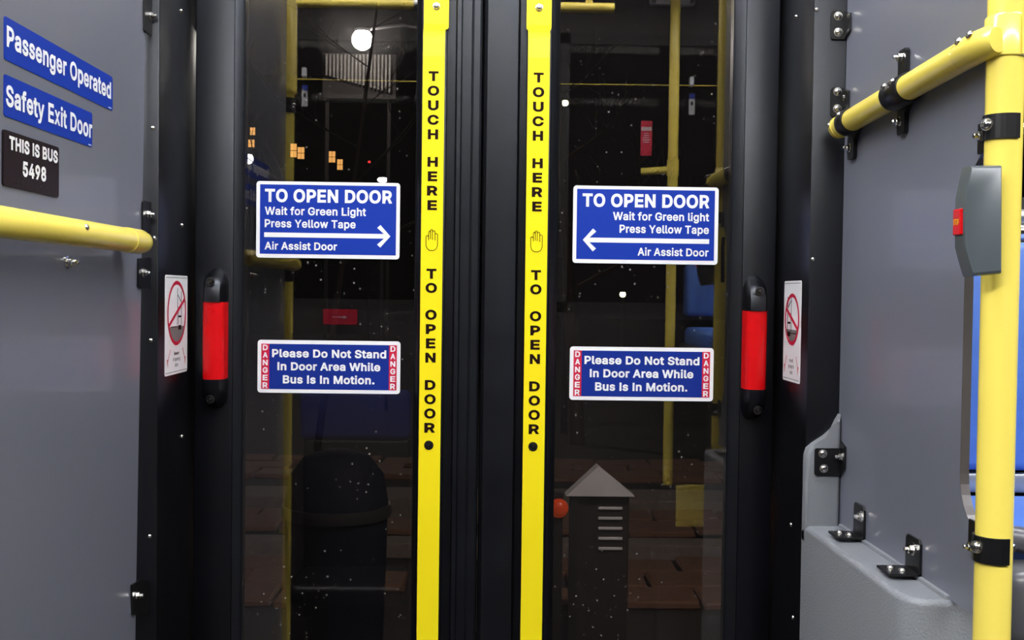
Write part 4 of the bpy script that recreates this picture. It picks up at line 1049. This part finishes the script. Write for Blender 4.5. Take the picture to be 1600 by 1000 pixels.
# stop request button on the pole
YBk, YBf = .9575, .938
def bp(x, y): return at_y(x, y, YBf)
out = [(1518, 258), (1567, 257), (1566.5, 428), (1520, 432), (1512, 405), (1507, 385), (1507, 330), (1508, 308)]
t = thing('stop_button', bp(1540, 430), 'grey stop request box with a red button strapped to the pole', 'stop button')
P = [bp(*q) for q in out]
cxx = sum(p.x for p in P) / len(P); czz = sum(p.z for p in P) / len(P)
b = bmesh.new()
rings = []
for k, (dy_, sc) in enumerate(((0.0, .93), (.0012, .975), (.005, 1.0), (YBk - YBf, 1.0))):
    rings.append([b.verts.new((cxx + (p.x - cxx) * sc, YBf + dy_, czz + (p.z - czz) * sc)) for p in P])
for a, c in zip(rings, rings[1:]):
    for k in range(len(P)):
        q = (k + 1) % len(P)
        b.faces.new((a[k], a[q], c[q], c[k]))
b.faces.new(rings[0]); b.faces.new(rings[-1][::-1])
obj('housing', b, 'button', t, 30)
xb_ = min(p.x for p in P)
zt_, zb_ = bp(1500, 325).z, bp(1500, 366).z
bt = obj('push_button', box(xb_ - .0022, xb_ + .002, YBf + .0035, YBf + .0185, zb_, zt_, .0008), 'redg', t)
f = Frame((xb_ - .0022, YBf + .0185, (zt_ + zb_) / 2), (0, -1, 0), (0, 0, -1), (-1, 0, 0))
lettering('STOP', f, .002, .013, -.0025, .0025, 'tape', bt, .0003, .01)
b = tube([(XS - .004, .99, bp(1540, 420).z - .0), (XS - .006, .994, bp(1540, 300).z), (XS - .004, .99, bp(1540, 262).z)], .004, 10)
obj('strap', b, 'black2', t, 40)

# ================================================================== bench seat behind the pole
t = thing('bench_seat', (.86, 1.3, .5), 'blue padded bench seat seen behind the right yellow pole', 'seat')
def zat(y, Y): return at_y(1590, y, Y).z
obj('backrest', box(.56, 1.25, 1.40, 1.47, zat(737, 1.40), zat(378, 1.40), .012, 4), 'seatblue', t, 40)
obj('back_band', box(.54, 1.27, 1.405, 1.48, zat(771, 1.405), zat(740, 1.405), .004), 'alu', t, 40)
zc0 = zat(772, 1.40)
obj('cushion', box(.53, 1.25, 1.17, 1.405, zc0 - .05, zc0 - .001, .014, 4), 'seatblue', t, 40)
b = box(.545, 1.27, 1.12, 1.48, zc0 - .115, zc0 - .03, .02, 4)
obj('shell', b, 'seatgrey', t, 40)
b = tube([(.548, 1.15, zc0 - .10), (.548, 1.16, zc0 - .03), (.560, 1.165, zc0 - .004), (.60, 1.165, zc0 - .012), (.66, 1.165, zc0 - .03)], .016, 16)
obj('side_rim', b, 'seatgrey', t, 50)
obj('plinth', box(.58, 1.25, 1.22, 1.48, 0, zc0 - .112), 'sidewall', t)
zt1 = zat(330, 1.44); zt0 = zat(372, 1.44)
obj('top_rail', tube([(.53, 1.44, (zt1 + zat(348, 1.44)) / 2), (1.3, 1.44, (zt1 + zat(348, 1.44)) / 2)], .010, 14), 'alu', t, 40)
obj('top_rail', tube([(.53, 1.44, zat(362, 1.44)), (1.3, 1.44, zat(362, 1.44))], .012, 14), 'steel', t, 40)

# ================================================================== what stands behind the viewer and mirrors in the door glass
def mir(x, y, Yv):
    p = at_y(x, y, Yv)
    return Vector((p.x, 2 * YG - Yv, p.z))


# aisle poles
a = mir(1049, 400, 3.95)
t = thing('stanchion_pole', (a.x, a.y, 0), 'slim yellow pole mirrored in the right door pane', 'pole')
zb0 = mir(1042, 757, 3.95).z
obj('tube', tube([(a.x, a.y, zb0), (a.x, a.y, 2.55)], .0185, 20), 'yellow', t, 40)
obj('collar', tube([(a.x, a.y, mir(1050, 275, 3.95).z), (a.x, a.y, mir(1050, 250, 3.95).z)], .022, 20), 'yellow', t, 40)
zz_ = mir(1030, 265, 3.95).z
obj('side_rail', tube([(a.x, a.y, zz_), (a.x - .11, a.y - .03, zz_ - .005)], .014, 14), 'yellow', t, 40)
obj('base_block', box(a.x + .03, a.x + .16, a.y - .02, a.y + .02, mir(1085, 822, 3.95).z, mir(1085, 758, 3.95).z, .004), 'yellow', t)
obj('pedestal', box(a.x - .03, a.x + .05, a.y - .03, a.y + .01, 0, zb0), 'sidewall', t)
XQ, YQ = -.440, .785
t = thing('stanchion_pole', (XQ, YQ, 0), 'yellow pole at the near end of the left panel, mirrored in the left pane', 'pole')
obj('tube', tube([(XQ, YQ, 0), (XQ, YQ, 2.55)], RP, 24), 'yellow', t, 40)
YV = 2 * YG - YQ
def zv(y): return mir(445, y, YV).z
obj('upper_sleeve', tube([(XQ - .002, YQ, zv(150)), (XQ - .002, YQ, zv(144)), (XQ, YQ, zv(10)), (XQ, YQ, zv(5))], [RP, RP + .007, RP + .004, RP], 24), 'yellow', t, 40)
for yy in (165, 428):
    obj('band_clamp', tube([(XQ, YQ, zv(yy + 12)), (XQ, YQ, zv(yy + 11)), (XQ, YQ, zv(yy - 11)), (XQ, YQ, zv(yy - 12))], [RP, RP + .0025, RP + .0025, RP], 24), 'black2', t, 40)
    bolt((XQ - .012, YQ + RP, zv(yy)), (-.3, 1, 0), .005, t, 'dome')
    bolt((XQ + .016, YQ + RP * .6, zv(yy)), (.5, 1, 0), .005, t, 'dome')
a = mir(520, 5, 3.5)
t = thing('ceiling_rail', (-.5, a.y, a.z), 'yellow overhead rail mirrored along the top of the left pane', 'handrail')
obj('tube', tube([(-1.6, a.y, a.z + .0), (.38, a.y, a.z + .0)], .0165, 18), 'yellow', t, 40)
obj('hanger', tube([(-.98, a.y, a.z), (-.98, a.y, 2.56)], .012, 12), 'yellow', t, 40)
obj('hanger', tube([(.3, a.y, a.z), (.3, a.y, 2.56)], .012, 12), 'yellow', t, 40)
obj('rail_clamp', tube([(-.26, a.y, a.z), (-.22, a.y, a.z)], .019, 14), 'alu', t, 40)
# pull cord with its clips
c0, c1 = mir(383, 121.5, 4.02), mir(1130, 134, 4.02)
t = thing('pull_cord', ((c0.x + c1.x) / 2, c0.y, (c0.z + c1.z) / 2), 'thin yellow stop-request cord mirrored across both door panes', 'cord')
obj('cord', tube([(-2.4, c0.y, c0.z), (c0.x, c0.y, c0.z), (0, c0.y, (c0.z + c1.z) / 2 - .004), (c1.x, c1.y, c1.z), (2.4, c1.y, c1.z)], .0019, 8), 'yellow', t, 60)
for x, y in ((475, 113), (1081, 127)):
    p = mir(x, y, 4.02)
    obj('clip', box(p.x - .008, p.x + .008, c0.y - .02, c0.y + .004, p.z - .018, p.z + .018, .002), 'alu', t)
for x, y, which in ((476, 153, 'left'), (1081, 166, 'right')):
    p = mir(x, y, 4.04)
    tg = thing('hanging_tag', p, 'small white and blue tag hanging under the cord, mirrored in the %s pane' % which, 'tag', 'tags under the pull cord')
    f = Frame((p.x + .011, p.y, p.z + .035), (-1, 0, 0), (0, 0, -1), (0, 1, 0))
    obj('card', plate(f, rrect(0, .008, .022, .066, .002), 0, .001), 'pale', tg)
    obj('blue_head', plate(f, rrect(0, -.012, .022, .007, .002), 0, .001), 'blue2', tg)
    obj('pictogram', plate(f, [(.007, .018), (.015, .018), (.015, .032), (.007, .032)], .001, .0003), 'ink', tg)
# red labels on the opposite side
p = mir(1010, 216, 4.03)
tg = thing('window_label', p, 'tall red label with a white box mirrored in the right pane', 'label')
f = Frame((p.x + .021, p.y, p.z + .064), (-1, 0, 0), (0, 0, -1), (0, 1, 0))
obj('card', plate(f, rrect(0, 0, .042, .128, .002), 0, .001), 'redv', tg)
obj('white_box', plate(f, [(.002, .022), (.040, .022), (.040, .036), (.002, .036)], .001, .0003), 'white', tg)
b = bmesh.new()
for k in range(5):
    wd = (.008, .010, .012, .015, .011)[k]
    plate(f, [(.021 - wd, .045 + k * .008), (.021 + wd, .045 + k * .008), (.021 + wd, .0475 + k * .008), (.021 - wd, .0475 + k * .008)], .001, .0003, b)
obj('print_lines', b, 'white', tg)
p = mir(531.5, 495, 4.0)
tg = thing('exit_label', p, 'dark red label with a small arrow mirrored in the left pane', 'label')
f = Frame((p.x + .062, p.y, p.z + .028), (-1, 0, 0), (0, 0, -1), (0, 1, 0))
obj('card', plate(f, rrect(0, 0, .124, .056, .003), 0, .001), 'redv', tg)
obj('arrow', plate(f, [(.09, .027), (.05, .027), (.05, .022), (.036, .029), (.05, .036), (.05, .031), (.09, .031)], .001, .0003), 'white', tg)
# access box under the ceiling
p = mir(1049, -8, 4.045)
tg = thing('access_box', p, 'grey equipment box at the top of the right pane reflection', 'box')
obj('cover', box(p.x - .082, p.x + .082, p.y, p.y + .04, p.z - .045, p.z + .02, .005), 'pale', tg, 40)
for q in (-.07, .07):
    bolt((p.x + q, p.y + .04, p.z - .034), (0, 1, 0), .006, tg, 'dark')
# seats along the opposite side
def far_seat(x, zseat, ztop_, label):
    t_ = thing('bus_seat', (x, YB + .25, 0), label, 'seat', 'blue seats along the opposite side')
    obj('backrest', box(x - .21, x + .21, YB + .02, YB + .10, zseat + .05, ztop_, .02, 4), 'seatblue', t_, 40)
    obj('cushion', box(x - .21, x + .21, YB + .06, YB + .45, zseat - .06, zseat + .01, .02, 4), 'seatblue', t_, 40)
    obj('shell', box(x - .22, x + .22, YB + .005, YB + .46, zseat - .10, zseat - .05, .012, 3), 'seatgrey', t_, 40)
    obj('pedestal', box(x - .12, x + .12, YB + .05, YB + .35, 0, zseat - .09), 'sidewall', t_)


p = mir(556, 655, 3.9)
t = thing('bus_seat', (p.x, YB + .25, 0), 'low seat with blue back darkened as if shaded over a black shell, mirrored in the left pane', 'seat', 'blue seats along the opposite side')
zt3, zt4 = mir(556, 612, 3.9).z, mir(556, 692, 3.9).z
obj('backrest', box(p.x - .21, p.x + .19, YB + .04, YB + .12, zt4, zt3, .025, 4), 'seatshade', t, 40)  # blue darkened so the shade on this seat is in its colour
obj('shell', box(p.x - .20, p.x + .19, YB + .01, YB + .11, .25, zt4 + .01, .02, 3), 'black2', t, 40)
obj('cushion', box(p.x - .19, p.x + .19, YB + .10, YB + .40, .38, .45, .02, 3), 'black2', t, 40)  # cushion coloured black to stand in for the shadow over it
obj('pedestal', box(p.x - .12, p.x + .12, YB + .05, YB + .33, 0, .39), 'black2', t)
p = mir(1125, 450, 3.9)
far_seat(p.x + .10, mir(1125, 520, 3.7).z, mir(1125, 412, 3.9).z, 'raised blue seat mirrored beside the poles in the right pane')

# ceiling lights
for i, (y, lab) in enumerate(((1.02, 'ceiling light strip near the door'), (-.30, 'ceiling light strip near the opposite windows'))):
    t = thing('ceiling_light', (0, y, 2.52), lab, 'light', 'ceiling light strips')
    obj('housing', box(-2.2, 2.2, y - .09, y + .09, 2.525, 2.56, .004), 'pale', t)
    obj('diffuser', box(-2.15, 2.15, y - .07, y + .07, 2.512, 2.526, .003), 'lamp2' if i else 'lamp', t)

# ================================================================== outside, at night
ZG = -0.35
setting('ground', box(-30, 30, 1.75, 80, ZG - .1, ZG), 'asphalt')
# brick paving in courses between two dark kerbs
pv = struct('pavement', (0, 7.5, ZG))
pm = []
for k in range(4):
    bb = box(-.235, .235, -.165, .165, 0, .05, .012, 1)
    for v in bb.verts:
        v.co.z += random.uniform(-.004, .004); v.co.x += random.uniform(-.006, .006)
    me = bpy.data.meshes.new('paving_brick'); bmesh.ops.recalc_face_normals(bb, faces=bb.faces[:]); bb.to_mesh(me); bb.free()
    me.materials.append(M['paver']); pm.append(me)
rows = [6.3, 6.66, 7.02, 7.75, 8.11, 9.2, 9.56, 9.92]
for r_, y in enumerate(rows):
    for k in range(-6, 7):
        x = k * .49 + (.24 if r_ % 2 else 0)
        if -.55 < x < .35: continue
        o = bpy.data.objects.new('paving_brick', random.choice(pm)); C.objects.link(o)
        o.parent = pv
        rise = 0.0 if y < 7.5 else (.10 if y < 8.5 else .22)
        o.location = (x, y - 7.5, rise + random.uniform(-.01, .012))
        o.rotation_euler = (random.uniform(-.03, .03), random.uniform(-.03, .03), random.uniform(-.02, .02))
for y0_, y1_q, h in ((7.30, 7.52, .11), (8.40, 8.90, .20)):
    obj('kerb', box(-3.4, 3.4, y0_, y1_q, 0 + ZG, h + ZG, .012), 'stone', pv)

# litter bin
p = at_y(527, 700, 4.6)
t = thing('litter_bin', (p.x, 4.6, ZG), 'dark litter bin on the pavement beyond the left pane', 'bin')
obj('body', lathe([(.17, 0), (.20, .25), (.215, .80), (.215, .85)], (p.x, 4.6, ZG), (0, 0, 1), 24), 'bin', t, 40)
obj('rim', lathe([(.228, .85), (.232, .87), (.228, .90), (.20, .90)], (p.x, 4.6, ZG), (0, 0, 1), 24), 'pole_dark', t, 40)
obj('lid', lathe([(.22, .90), (.20, 1.02), (.14, 1.10), (.05, 1.13), (0, 1.135)], (p.x, 4.6, ZG), (0, 0, 1), 24), 'bin', t, 40)

# utility cabinet with a pale pointed hood and five louvres
YC = 5.2
L_, R_ = at_y(884, 774, YC), at_y(991, 773, YC)
ap = at_y(934, 728, YC)
t = thing('utility_cabinet', ((L_.x + R_.x) / 2, YC, ZG), 'dark street cabinet with a pale pointed hood and five louvres behind the right pane', 'cabinet')
obj('body', box(L_.x + .05, R_.x - .02, YC + .02, YC + .32, ZG, L_.z - .004, .008), 'cabinet', t)
obj('hood', prism([(L_.x, YC - .02, L_.z), (R_.x, YC - .02, L_.z), (ap.x, YC - .02, ap.z)], (0, .10, 0)), 'whitemetal', t)
for k in range(5):
    q = at_y(954, 795 + k * 15.8, YC)
    obj('louvre', box(q.x - .058, q.x + .058, YC + .008, YC + .024, q.z - .006, q.z + .006, .002), 'whitemetal', t)
obj('leg', box(L_.x + .02, L_.x + .06, YC, YC + .04, ZG, L_.z), 'pole_dark', t)
p = at_y(873, 794, 5.0)
t = thing('marker_lamp', p, 'small orange red marker lamp at the left edge of the right pane', 'lamp')
obj('lens', lathe([(.045, 0), (.042, .02), (.025, .035), (0, .04)], p, (0, -1, 0), 18), 'taillight', t, 40)
obj('post', box(p.x - .02, p.x + .02, 5.0, 5.05, ZG, p.z + .07), 'pole_dark', t)


def street_lamp(x, y, Y, r_, m, label, sq=1.0, arm=0.0):
    p_ = at_y(x, y, Y)
    t_ = thing('street_lamp', (p_.x + arm, Y, ZG), label, 'street lamp', 'street lamps outside')
    prof_ = [(0, -r_ * sq)] + [(r_ * math.cos(R(a_)), r_ * sq * math.sin(R(a_))) for a_ in range(-75, 80, 15)] + [(0, r_ * sq)]
    obj('globe', lathe(prof_, p_, (0, 0, 1), 20), m, t_, 60)
    obj('cap', lathe([(r_ * .75, r_ * sq * .75), (r_ * .8, r_ * sq * 1.0), (r_ * .3, r_ * sq * 1.25), (0, r_ * sq * 1.3)], p_, (0, 0, 1), 16), 'pole_dark', t_, 40)
    if arm:
        obj('arm', tube([(p_.x, Y, p_.z + r_), (p_.x + arm * .5, Y + .02, p_.z + r_ * 1.6), (p_.x + arm, Y + .02, p_.z + r_)], .03, 8), 'pole_dark', t_, 40)
    obj('post', tube([(p_.x + arm, Y + .02, ZG), (p_.x + arm, Y + .02, p_.z + (r_ if arm else -r_ * sq * .8))], .045, 10), 'pole_dark', t_, 40)


street_lamp(566, 62, 15.0, .14, 'lampglow', 'brightest street lamp, high in the left pane in front of the ribbed wall', 1.0, 1.1)
street_lamp(388, 248, 22.0, .10, 'lampwhite', 'small white street lamp at the left edge of the left pane', 1.1)
street_lamp(598, 281, 20.0, .10, 'lampwhite', 'oval white street lamp just above the left door-opening sign', .5)
street_lamp(883, 161, 24.0, .075, 'lampgreen', 'pale yellow street lamp at the left edge of the right pane')
street_lamp(973, 460, 24.0, .07, 'lampgreen', 'pale yellow street lamp below the left-pointing arrow sign')
street_lamp(884, 453, 14.0, .022, 'lampamber', 'tiny amber lamp low at the left edge of the right pane')
street_lamp(577, 253, 30.0, .04, 'lampred', 'tiny red light above the left door-opening sign')

street_lamp(1563, -520, 3.0, .14, 'lampfill', 'added unseen fill lamp over the pavement close to the bus')  # added out of view to brighten the paving and the cabinet hood

# thin mist volume added to imitate glare around the bright lamp
hz = bpy.data.materials.new('lamp_halo'); hz.use_nodes = True
hz.node_tree.nodes.clear()
ho = hz.node_tree.nodes.new('ShaderNodeOutputMaterial'); hv = hz.node_tree.nodes.new('ShaderNodeVolumeScatter')
hv.inputs['Density'].default_value = 0.016; hv.inputs['Anisotropy'].default_value = 0.2
hz.node_tree.links.new(hv.outputs[0], ho.inputs['Volume'])
M['halo'] = hz
p = at_y(566, 62, 15.0)
prof_ = [(0, -.62)] + [(.62 * math.cos(R(q)), .62 * math.sin(R(q))) for q in range(-75, 80, 15)] + [(0, .62)]
tag(obj('lamp_halo', lathe(prof_, p, (0, 0, 1), 24), 'halo', None, 60), 'faint glowing mist added to imitate the glare of the brightest street lamp', 'halo', kind='stuff')

# raised ribbed building behind the bright lamp
YW = 16.2
a, c = at_y(508, 84, YW), at_y(612, 150, YW)
t = thing('ribbed_building', ((a.x + c.x) / 2, YW, ZG), 'raised grey building front with vertical ribs behind the bright lamp', 'building')
zb1 = at_y(560, 118, YW).z
obj('wall', box(a.x - .05, c.x + .05, YW + .1, YW + .5, at_y(560, 152, YW).z, a.z + .03), 'facade', t)
n = 18
for k in range(n):
    x0_ = a.x + (c.x - a.x) * k / n
    zlow = zb1 - (x0_ - a.x) * .26  # slanted rib feet shape the lit area's lower edge into the cladding
    obj('cladding_rib', box(x0_ + .008, x0_ + (c.x - a.x) / n * .62, YW, YW + .1, zlow, a.z), 'cladding', t)
for x_ in (508, 606):
    p_ = at_y(x_, 150, YW)
    obj('column', box(p_.x - .025, p_.x + .025, YW + .2, YW + .25, ZG, p_.z + .1), 'facade', t)

# far building with lit windows
YF = 46.0
t = thing('far_building', (-8, YF, ZG), 'far dark building with a few orange lit windows in the left pane', 'building')
obj('wall', box(-16, 1.0, YF + .2, YF + 1, ZG, 10.5), 'facade', t)
for x, y, wd, ht in ((458.5, 235, 10, 22), (470, 239, 11, 19), (518.5, 245, 11, 18), (531, 257, 9, 17), (394.5, 205, 8, 12), (392.5, 224, 10, 12)):
    p_ = at_y(x, y, YF); s = YF / F
    wv = obj('window_frame', box(p_.x - wd * s * .58, p_.x + wd * s * .58, YF + .05, YF + .2, p_.z - ht * s * .55, p_.z + ht * s * .55), 'pole_dark', t)
    for i in (-1, 1):
        for j in (-1, 1):
            obj('pane', box(p_.x + i * wd * s * .25 - wd * s * .21, p_.x + i * wd * s * .25 + wd * s * .21, YF, YF + .06,
                            p_.z + j * ht * s * .25 - ht * s * .22, p_.z + j * ht * s * .25 + ht * s * .22), 'litwin', wv)

# bare trees
def tree(base, height, lean, seed, label, rad):
    rnd = random.Random(seed)
    t_ = thing('bare_tree', base, label, 'tree', 'bare trees outside')
    B0 = Vector(base)
    trunk = [B0, B0 + Vector((lean * .3, 0, height * .3)), B0 + Vector((lean * .55, 0.05, height * .55)), B0 + Vector((lean, 0, height))]
    obj('trunk', tube(trunk, [rad, rad * .8, rad * .6, rad * .15], 9), 'bark', t_, 60)
    def grow(p, d, ln, r_, depth, bm_):
        pts = [p]; q = p.copy(); dd = d.copy()
        for i in range(3):
            dd = (dd + Vector((rnd.uniform(-.3, .3), rnd.uniform(-.3, .3), rnd.uniform(-.1, .3)))).normalized()
            q = q + dd * ln / 3; pts.append(q.copy())
        tube(pts, [r_, r_ * .8, r_ * .6, r_ * .3], 5, bm_)
        if depth:
            for i in (1, 2, 3):
                for _ in range(2 if i == 3 else 1):
                    nd = (dd + Vector((rnd.uniform(-1, 1), rnd.uniform(-.7, .7), rnd.uniform(-.3, .8)))).normalized()
                    grow(pts[i], nd, ln * .6, r_ * .5, depth - 1, bm_)
    for k in range(8):
        f_ = .35 + .6 * k / 8
        p = B0 + Vector((lean * f_, 0, height * f_))
        bm_ = bmesh.new()
        ang = rnd.uniform(-.6, .6) + (math.pi if k % 2 else 0)
        grow(p, Vector((math.cos(ang), math.sin(ang) * .5, .5)).normalized(), height * .3 * (1.15 - f_), rad * .42 * (1.2 - f_), 2, bm_)
        obj('branch', bm_, 'bark', t_, 60)


p = at_y(497, 600, 12.5)
tree((p.x, 12.5, ZG), 6.0, .75, 3, 'bare tree silhouetted in front of the bright street lamp', .045)
p = at_y(902, 700, 13.0)
tree((p.x, 13.0, ZG), 5.2, -.35, 11, 'bare tree lit orange behind the left edge of the right pane', .10)
